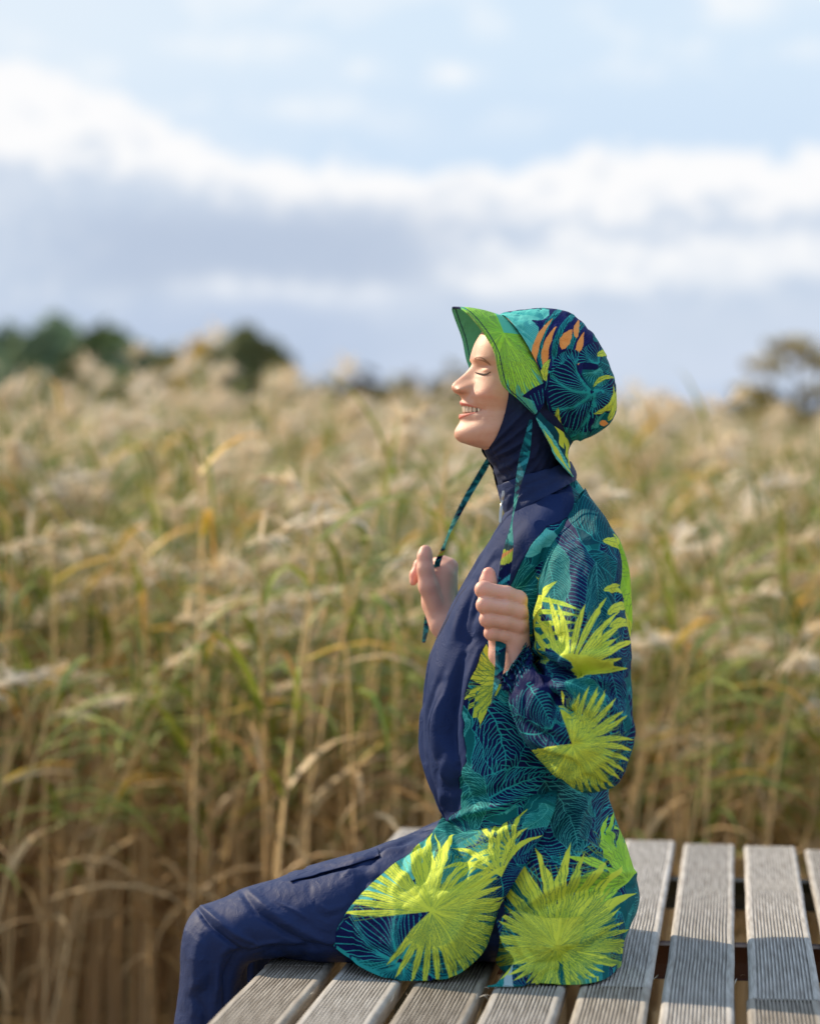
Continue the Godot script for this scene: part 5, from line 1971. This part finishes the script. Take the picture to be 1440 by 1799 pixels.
	var hth := thick(hr, 0.0018, Vector3(0, 0.3, 0.9))
	var huv2 := []
	for r in huv: huv2.append(r)
	for i in range(huv.size() - 1, -1, -1): huv2.append(huv[i])
	huv2.append(huv[0])
	part("back_hem", mesh_of(grid_arrays(hth, false, Vector3(0, 0.3, 0.9), false, huv2), print_mat(hpr)), jacket)
	# ---------------- sleeves
	var sk := [
		[1026, 858, 996, 900, 0.17, 0.05], [1062, 905, 968, 958, 0.225, 0.068], [1086, 965, 946, 1018, 0.255, 0.082], [1096, 1040, 936, 1080, 0.283, 0.088], [1100, 1120, 934, 1140, 0.306, 0.09],
		[1100, 1195, 945, 1188, 0.322, 0.09], [1104, 1255, 958, 1212, 0.332, 0.09], [1112, 1312, 975, 1222, 0.338, 0.088], [1090, 1376, 982, 1216, 0.342, 0.086], [1038, 1393, 978, 1205, 0.338, 0.083],
		[985, 1368, 968, 1190, 0.335, 0.077], [940, 1318, 957, 1172, 0.33, 0.069], [908, 1268, 946, 1154, 0.324, 0.056], [890, 1228, 938, 1144, 0.318, 0.042], [880, 1198, 931, 1137, 0.312, 0.031], [877, 1188, 927, 1130, 0.31, 0.032]]
	var sl := loft(sk, 13, 150)
	sl = fold(sl, true, [
		[[1085, 1178, 1030, 1174, 985, 1184, 940, 1158], 9, -0.036], [[1085, 1200, 1030, 1196, 985, 1210, 960, 1200], 12, 0.008], [[1095, 1155, 1030, 1148, 980, 1155, 940, 1140], 12, 0.008],
		[[1090, 1230, 1050, 1205, 1010, 1200, 985, 1195], 8, -0.008], [[1108, 1290, 1080, 1255, 1045, 1225], 9, 0.007], [[1105, 1320, 1080, 1330, 1082, 1378], 7, -0.006], [[1075, 1240, 1078, 1300, 1075, 1370], 6, 0.003],
		[[985, 1205, 975, 1240, 960, 1275], 12, -0.010], [[955, 1190, 945, 1225, 930, 1265], 10, 0.006], [[915, 1262, 950, 1290, 1000, 1310, 1040, 1300], 9, -0.006], [[925, 1285, 960, 1310, 1010, 1330], 10, 0.007], [[1000, 1370, 1040, 1350, 1075, 1320], 9, 0.005],
		[[1000, 910, 1030, 980, 1050, 1060, 1078, 1150], 6, 0.003], [[1066, 950, 1085, 1010, 1096, 1080], 8, -0.006], [[985, 960, 960, 1020, 955, 1090], 11, 0.006], [[970, 985, 945, 1050, 940, 1110], 8, -0.005], [[1010, 1000, 1015, 1060, 1000, 1120], 14, 0.005]],
		0.2, 0.012, Vector3(200, 150, 200))
	# the gathered elastic cuff
	var nr := sl.size()
	for i in nr:
		var t := float(i) / (nr - 1)
		if t < 0.86: continue
		var c := Vector3.ZERO
		for p in sl[i]: c += p
		c /= sl[i].size()
		for j in sl[i].size():
			var q: float = TAU * j / (sl[i].size() - 1)
			var amp := 0.0036 * smoothstep(0.86, 0.92, t)
			sl[i][j] += (sl[i][j] - c).normalized() * amp * (sin(q * 21.0 + sin(t * 60.0) * 0.9) + 0.7 * sin(t * 210.0 + sin(q * 3.0)))
	var scl := cloth_tube(sl, false)
	for i in scl.size():
		for j in scl[i].size(): scl[i][j].x += 0.5
	var sp := piece(sl, scl, true)
	var spr := new_print(sp, scl, 1536, 91)
	paint_sleeve(spr)
	paint_cuff(spr)
	part("sleeve", mesh_of(grid_arrays(sl, true, Vector3.ZERO, true, uv_of(spr, scl)), print_mat(spr)), jacket)
	var fk := [
		[1020, 862, 985, 905, 0.04, 0.045], [1050, 905, 940, 950, -0.02, 0.065], [1060, 965, 905, 1005, -0.055, 0.075], [1060, 1040, 900, 1070, -0.085, 0.08], [1055, 1130, 900, 1140, -0.11, 0.08],
		[1050, 1220, 905, 1195, -0.125, 0.08], [1020, 1320, 905, 1200, -0.13, 0.078], [940, 1340, 895, 1190, -0.115, 0.07], [880, 1290, 880, 1170, -0.085, 0.06], [845, 1225, 865, 1140, -0.05, 0.046], [822, 1185, 848, 1122, -0.02, 0.034], [812, 1172, 838, 1112, -0.012, 0.03]]
	var fs := loft(fk, 6, 60)
	var fscl := cloth_tube(fs, false)
	var fsp := piece(fs, fscl, true)
	var fspr := new_print(fsp, fscl, 512, 93)
	var ff := fspr.frame(Vector2(880, 960), 10.0)
	fspr.shell(ff, 0, 360, 80, 40, AQUA, LINE2, 1.2)
	part("sleeve", mesh_of(grid_arrays(fs, true, Vector3.ZERO, true, uv_of(fspr, fscl)), print_mat(fspr)), jacket)
	# ---------------- stand collar, zip
	var ck := [
		[886, 908, 1012, 842, 0.10, 0.074, 2.0, 0.012], [879, 886, 1013, 832, 0.10, 0.071, 2.0, 0.012], [874, 866, 1009, 822, 0.10, 0.067, 2.0, 0.01], [871.5, 853, 1004, 812, 0.10, 0.064, 2.0, 0.01],
		[874, 852, 1002, 811, 0.10, 0.061, 2.0, 0.01], [880, 866, 1000, 822, 0.10, 0.059, 2.0, 0.01], [888, 890, 1000, 836, 0.10, 0.060, 2.0, 0.01]]
	var co := loft(ck, 8, 120)
	co = fold(co, true, [[[890, 905, 905, 870, 915, 856], 5, -0.003], [[900, 900, 950, 875, 1000, 850], 9, 0.003], [[905, 885, 950, 860, 995, 838], 7, -0.002]], 0.1, 0.003, Vector3(400, 400, 400))
	var cm: StandardMaterial3D = navy.duplicate()
	part("collar", mesh_of(grid_arrays(co, true), cm), jacket)
	var metal := mat(170, 170, 172, 0.3)
	metal.metallic = 0.9
	var zip := []
	for q in [[[884, 862, 0.15, 2.2, 0.2], [883, 872, 0.15, 3.0, 0.2], [882, 880, 0.15, 2.2, 0.2], [881, 886, 0.152, 1.6, 0.2]], [[881, 884, 0.155, 1.4, 0.2], [880, 892, 0.158, 2.6, 0.2], [879, 905, 0.16, 2.8, 0.2], [878.5, 918, 0.162, 2.6, 0.2]]]:
		zip.append(grid_arrays(ribbon(q, 0.0016), true))
	part("zip_pull", mesh_of(join_arrays(zip), metal), jacket)

func seat_fans(pr: Print) -> void:
	pr.rng.seed = 77
	var f := pr.frame(Vector2(978, 1664))
	pr.fan(f, 46, 128, 186, 9, LIME, OLIVE, 1.0, 0.12, 0.44)
	pr.fan(f, -16, 52, 142, 12, LIME, OLIVE, 1.0, 0.06, 0.56)
	pr.fan(f, 122, 196, 128, 11, LIME, OLIVE, 1.0, 0.06, 0.52)
	pr.fan(f, 196, 344, 96, 18, LIME, OLIVE, 1.0, 0.1, 0.5)

func paint_trunk(pr: Print, pc: Piece, rows: Array, cl: Array) -> void:
	var f: Array
	# side and back
	f = pr.frame(Vector2(890, 960))
	for q in [[925, 945, 70, 22, 2.3], [960, 935, 60, 16, 2.5], [880, 1010, 90, 26, 2.2]]:
		f = pr.frame(Vector2(q[0], q[1]))
		pr.leaf([f[0], f[1] * cos(q[4]) - f[2] * sin(q[4]), f[2] * cos(q[4]) + f[1] * sin(q[4])], q[2], q[3], AQUA, LINE2, 16, 1.4)
	f = pr.frame(Vector2(895, 1040))
	pr.shell(f, 0, 360, 66, 60, TEAL, LINE2, 1.3)
	for k in 4:                                            # big dark banana leaf on the flank
		f = pr.frame(Vector2(905 + k * 6, 1330))
	pr.leaf([f[0], f[1] * 0.5 + f[2] * 0.86, f[2] * 0.5 - f[1] * 0.86], 220, 60, NAVY, LINE, 30, 2.6, -0.15)
	f = pr.frame(Vector2(850, 1300))
	pr.leaf([f[0], f[1] * 0.3 + f[2] * 0.95, f[2] * 0.3 - f[1] * 0.95], 200, 40, NAVY, LINE, 26, 2.4, 0.15)
	f = pr.frame(Vector2(900, 1400))
	pr.leaf([f[0], f[1] * 0.9 - f[2] * 0.42, f[2] * 0.9 + f[1] * 0.42], 190, 34, NAVY, LINE, 30, 2.4, 0.1)
	f = pr.frame(Vector2(815, 1400))
	pr.leaf([f[0], f[1] * 0.3 + f[2] * 0.95, f[2] * 0.3 - f[1] * 0.95], 130, 30, TEAL, LINE2, 26, 1.4, 0.1)
	f = pr.frame(Vector2(985, 1440))
	pr.leaf([f[0], f[1] * 0.4 + f[2] * 0.9, f[2] * 0.4 - f[1] * 0.9], 150, 40, DEEP, LINE2, 30, 1.4, 0.1)
	f = pr.frame(Vector2(1060, 1430))
	pr.leaf([f[0], f[2], -f[1]], 160, 34, NAVY, LINE, 30, 2.2, 0.1)
	# lime fan below the hand
	f = pr.frame(Vector2(885, 1195))
	pr.fan(f, 130, 232, 92, 9, LIME, OLIVE, 1.0, 0.25, 0.5)
	f = pr.frame(Vector2(1048, 1110))
	# fan up the back edge
	f = pr.frame(Vector2(1106, 1120), 8.0)
	pr.fan(f, 60, 250, 190, 22, LIME, OLIVE, 1.0, 0.2, 0.36)
	f = pr.frame(Vector2(1108, 1010), 8.0)
	pr.fan(f, 90, 260, 90, 9, LIME2, OLIVE, 1.0, 0.2, 0.4)
	f = pr.frame(Vector2(1092, 1260), 8.0)
	pr.shell(f, 60, 140, 90, 16, AQUA, LINE2, 1.4)
	# seat: the big fan and the wavy blades above it
	f = pr.frame(Vector2(1105, 1545), 10.0)
	pr.fan(f, 60, 215, 120, 13, Color8(160, 210, 70), OLIVE, 1.0, 0.35, 0.44)
	seat_fans(pr)
	# navy front: from the near seam round the zip to the far one
	var seam := [[1000, 846], [1003, 905], [985, 914], [960, 925], [930, 960], [908, 1005], [880, 1060], [858, 1120], [838, 1170], [820, 1215], [812, 1262], [818, 1310], [818, 1340], [806, 1385], [810, 1420], [790, 1452]]
	var pts := []
	for q in seam: pts.append(pc.cloth(Vector2(q[0], q[1])))
	var uz := []
	var jz: int = rows[0].size() / 4
	for i in range(0, rows.size(), 3): uz.append([cl[i][jz].y, cl[i][jz].x])
	var navy := Color8(29, 45, 86)
	var ztab := []
	for i in range(uz.size() - 1, -1, -1): ztab.append_array([uz[i][0], uz[i][1]])
	var zx := func(v: float) -> float: return table(ztab, v)
	var poly := PackedVector2Array()
	for c in pts: poly.append(pr.px(c))
	for k in range(pts.size() - 1, -1, -1):
		var c: Vector2 = pts[k]
		poly.append(pr.px(Vector2(2.0 * zx.call(c.y) - c.x, c.y)))
	pr.poly(poly, navy)
	# everything above the yoke is navy too
	var top := pr.px(Vector2(0, cl[0][0].y + 0.05)).y
	var yb: float = poly[1].y
	pr.poly(PackedVector2Array([Vector2(pr.px(Vector2(2.0 * zx.call(pts[1].y) - pts[1].x, 0)).x, top), Vector2(poly[1].x, top), poly[1], Vector2(pr.px(Vector2(2.0 * zx.call(pts[1].y) - pts[1].x, 0)).x, yb)]), navy)
	# zip line and seams
	var zl := PackedVector2Array()
	for i in range(0, rows.size() * 6 / 10, 4): zl.append(pr.px(cl[i][jz]))
	pr.line(zl, 5.0, 5.0, Color8(16, 18, 44))
	var sl := PackedVector2Array()
	for c in pts.slice(1): sl.append(pr.px(c))
	pr.line(sl, 2.0, 2.0, Color8(14, 22, 50))

func paint_sleeve(pr: Print) -> void:
	var f: Array
	# dark veined shoulder
	f = pr.frame(Vector2(1045, 905))
	pr.shape(f, [-70, -60, 60, -60, 70, 60, -60, 60], DEEP)
	pr.leaf([f[0], f[1] * 0.75 + f[2] * 0.66, f[2] * 0.75 - f[1] * 0.66], 190, 52, DEEP, LINE, 34, 2.0, 0.08)
	# broad dark leaf down the upper arm
	f = pr.frame(Vector2(1018, 1050))
	pr.leaf([f[0], f[1] * 0.34 + f[2] * 0.94, f[2] * 0.34 - f[1] * 0.94], 330, 62, NAVY, LINE, 42, 1.9, -0.06)
	f = pr.frame(Vector2(955, 1010))
	pr.leaf([f[0], f[1] * 0.2 + f[2] * 0.98, f[2] * 0.2 - f[1] * 0.98], 170, 34, TEAL, LINE2, 34, 1.3, 0.08)
	f = pr.frame(Vector2(1068, 1090))
	pr.leaf([f[0], f[1] * 0.2 + f[2] * 0.98, f[2] * 0.2 - f[1] * 0.98], 210, 24, DEEP, LINE2, 40, 1.2, -0.05)
	f = pr.frame(Vector2(1082, 1185), 8.0)
	pr.leaf([f[0], f[1] * 0.2 + f[2] * 0.98, f[2] * 0.2 - f[1] * 0.98], 150, 22, NAVY, LINE, 22, 1.8, -0.05)
	# lime blades at the back of the arm
	for q in [[1078, 960, 0.5], [1082, 1040, 0.15], [1088, 1072, -0.3], [1092, 1100, 0.0]]:
		f = pr.frame(Vector2(q[0], q[1]), 8.0)
		pr.leaf([f[0], f[1] * cos(q[2]) + f[2] * sin(q[2]), f[2] * cos(q[2]) - f[1] * sin(q[2])], 46, 8, LIME, OLIVE, 6, 1.0)
	# fan on the upper arm
	f = pr.frame(Vector2(935, 1150))
	for k in 5:
		var a := 0.42 - 0.16 * k
		var o := Vector2(36, -12.0 - 19.0 * k)
		var ff := [f[0] + f[1] * o.x + f[2] * o.y, f[1] * cos(a) - f[2] * sin(a), f[2] * cos(a) + f[1] * sin(a)]
		pr.leaf(ff, 100, 4.2, Color8(172, 200, 62), OLIVE, 6, 1.0, 0.06)
	f = pr.frame(Vector2(1000, 1178))
	pr.fan(f, 30, 118, 138, 8, LIME, OLIVE, 1.0, 0.06, 0.3)
	pr.fan(f, 2, 48, 100, 5, LIME, OLIVE, 1.0, 0.0, 0.5)
	f = pr.frame(Vector2(985, 1172))
	pr.fan(f, 90, 150, 92, 4, LIME, OLIVE, 1.0, 0.1, 0.26)
	pr.shape(f, [-58, -8, -20, -26, 40, -22, 92, -10, 94, 0, 40, 16, -20, 16], LIME)
	for q in [[950, 1050, 1.35], [968, 1060, 1.1]]:
		f = pr.frame(Vector2(q[0] - 10, q[1]), 8.0)
		pr.leaf([f[0], f[1] * cos(q[2]) - f[2] * sin(q[2]), f[2] * cos(q[2]) + f[1] * sin(q[2])], 90, 7, LIME, OLIVE, 8, 1.0)
	# forearm: dark leaf towards the cuff
	f = pr.frame(Vector2(925, 1210))
	pr.leaf([f[0], f[1] * 0.5 + f[2] * 0.86, f[2] * 0.5 - f[1] * 0.86], 150, 60, NAVY, LINE, 30, 2.4, 0.1)
	f = pr.frame(Vector2(960, 1205))
	pr.leaf([f[0], f[1] * 0.4 + f[2] * 0.9, f[2] * 0.4 - f[1] * 0.9], 150, 40, NAVY, LINE, 30, 2.2, 0.1)
	f = pr.frame(Vector2(1030, 1225))
	pr.leaf([f[0], f[1] * 0.8 + f[2] * 0.6, f[2] * 0.8 - f[1] * 0.6], 90, 22, TEAL, LINE2, 20, 1.4, 0.1)
	# the big fan at the elbow
	f = pr.frame(Vector2(1005, 1308))
	pr.fan(f, -130, -36, 106, 12, LIME, OLIVE, 1.0, 0.0, 0.54)
	pr.fan(f, 192, 236, 100, 8, LIME, OLIVE, 1.0, 0.0, 0.7)
	pr.fan(f, -42, 66, 110, 11, LIME, OLIVE, 1.0, 0.1, 0.4)
	pr.fan(f, 60, 104, 104, 6, LIME, OLIVE, 1.0, 0.1, 0.42)
	f = pr.frame(Vector2(922, 1222))
	pr.leaf([f[0], f[1] * 0.62 + f[2] * 0.78, f[2] * 0.62 - f[1] * 0.78], 150, 46, NAVY, LINE, 26, 2.6, 0.1)

func paint_cuff(pr: Print) -> void:
	var f := pr.frame(Vector2(908, 1196))
	pr.shape(f, [-32, -6, 24, -62, 34, -40, 20, 0, 0, 26, -16, 32], NAVY)
	for k in 34:
		var t := k / 33.0
		var a := Vector2(lerpf(-31, 24, t), lerpf(-4, -61, t))
		var b := Vector2(lerpf(-14, 32, t), lerpf(30, -38, t)) + Vector2(pr.rng.randf_range(-3, 3), pr.rng.randf_range(-3, 3))
		pr.line(PackedVector2Array([pr.at(f, a), pr.at(f, a.lerp(b, 0.5) + Vector2(1.5, 1.0)), pr.at(f, b)]), 2.2, 1.6, LINE if k % 3 else DEEP)

func make_trousers(who: Node3D, put: Callable, navy: StandardMaterial3D) -> void:
	var keys := [
		[905, 1440, 930, 1686, 0.19, 0.135, 2.3], [830, 1440, 840, 1686, 0.195, 0.130, 2.3], [745, 1458, 760, 1688, 0.20, 0.120, 2.3], [650, 1486, 660, 1689, 0.20, 0.108, 2.3], [555, 1520, 575, 1689, 0.205, 0.1, 2.25],
		[460, 1551, 500, 1688, 0.205, 0.093, 2.2], [395, 1573, 462, 1690, 0.205, 0.089, 2.2], [354, 1590, 446, 1696, 0.205, 0.086, 2.2], [332, 1614, 440, 1706, 0.205, 0.084, 2.2], [323, 1648, 438, 1722, 0.205, 0.083, 2.2],
		[318, 1695, 438, 1755, 0.205, 0.082, 2.2], [311, 1750, 436, 1800, 0.205, 0.081, 2.2], [304, 1810, 434, 1850, 0.205, 0.08, 2.2], [294, 1930, 428, 1960, 0.205, 0.078, 2.2], [290, 2080, 412, 2095, 0.205, 0.074, 2.2], [296, 2215, 398, 2222, 0.205, 0.066, 2.2]]
	var legs := []
	var rows := loft(keys, 16, 140)
	rows = fold(rows, true, [
		[[346, 1594, 366, 1622, 400, 1655, 430, 1678], 5, -0.006], [[352, 1590, 376, 1612, 412, 1640, 450, 1662], 7, 0.006], [[422, 1563, 450, 1600, 500, 1640, 560, 1672], 6, -0.007], [[432, 1560, 465, 1592, 515, 1628, 580, 1660], 8, 0.005],
		[[430, 1680, 460, 1665, 490, 1658], 6, 0.006], [[450, 1690, 500, 1672, 560, 1668], 6, -0.004], [[480, 1580, 520, 1600, 550, 1620], 3, 0.003], [[540, 1548, 545, 1580, 560, 1608], 3, -0.0025], [[560, 1590, 580, 1600, 610, 1590], 4, 0.003],
		[[555, 1605, 575, 1612, 605, 1598], 3, -0.003], [[600, 1545, 615, 1530, 640, 1525], 4, 0.003], [[400, 1660, 385, 1700, 380, 1760], 9, 0.006], [[420, 1670, 405, 1720, 400, 1790], 7, -0.006], [[350, 1640, 345, 1700, 338, 1780], 12, 0.005], [[370, 1640, 366, 1700, 364, 1790], 8, -0.003],
		[[650, 1500, 690, 1490, 740, 1480], 5, 0.004], [[520, 1535, 580, 1512, 650, 1498], 5, 0.003], [[505, 1545, 570, 1530, 650, 1508], 3.5, -0.005], [[560, 1650, 640, 1670, 720, 1672], 10, 0.005], [[600, 1560, 640, 1600, 650, 1650], 8, -0.003]],
		0.2, 0.010, Vector3(150, 150, 150))
	for i in rows.size():
		for j in rows[i].size():
			var p: Vector3 = rows[i][j]
			if p.x > -0.17 and p.y < 0.502: rows[i][j].y = 0.502
	legs.append(grid_arrays(rows, true))
	var far := []
	for i in rows.size():
		var r := PackedVector3Array()
		var t := float(i) / rows.size()
		for p in rows[i]: r.append(Vector3(p.x + 0.035 * smoothstep(0.0, 0.45, t), maxf(p.y - 0.026 * smoothstep(0.0, 0.2, t), 0.502 if p.x > -0.2 and t < 0.5 else -1.0), p.z - 0.21))
		far.append(r)
	legs.append(grid_arrays(far, true))
	var tr := put.call("trousers", mesh_of(join_arrays(legs), navy), who) as MeshInstance3D
	# flap of the thigh pocket
	var pc := piece(rows, null, true, true, Vector3.BACK, 1)
	var flap := []
	for v in 5:
		var row := PackedVector3Array()
		for u in 13:
			var a := Vector2(505, 1532).lerp(Vector2(662, 1490), u / 12.0)
			var b := Vector2(512, 1552).lerp(Vector2(668, 1506), u / 12.0)
			var h := pc.surf(a.lerp(b, v / 4.0), 4.0)
			row.append(h[0] + h[1] * (0.0015 + 0.0025 * v / 4.0))
		flap.append(row)
	part("pocket_flap", mesh_of(grid_arrays(thick(flap, 0.0022, Vector3(0, 0.5, 0.8)), false, Vector3(0, 0.5, 0.8), false), navy), tr)
	# shoes, on the ground below the bench
	for z in [0.2, -0.01]:
		var k := [[240, 2290, 262, 2318, z, 0.03], [250, 2275, 270, 2322, z, 0.042], [290, 2250, 310, 2322, z, 0.045], [330, 2215, 360, 2322, z, 0.042], [390, 2225, 400, 2322, z, 0.036], [408, 2260, 404, 2318, z, 0.024]]
		if z < 0.1:
			for q in k:
				for c in [0, 2]: q[c] = 720 + (q[c] - 720) * 0.945 + 40
				for c in [1, 3]: q[c] = 866 + (q[c] - 866) * 0.945
		var s := loft(k, 4, 24)
		for i in s.size():
			for j in s[i].size(): s[i][j].y = maxf(s[i][j].y, 0.003)
		put.call("shoe", mesh_of(grid_arrays(s, true), mat(60, 58, 60, 0.7)), who)
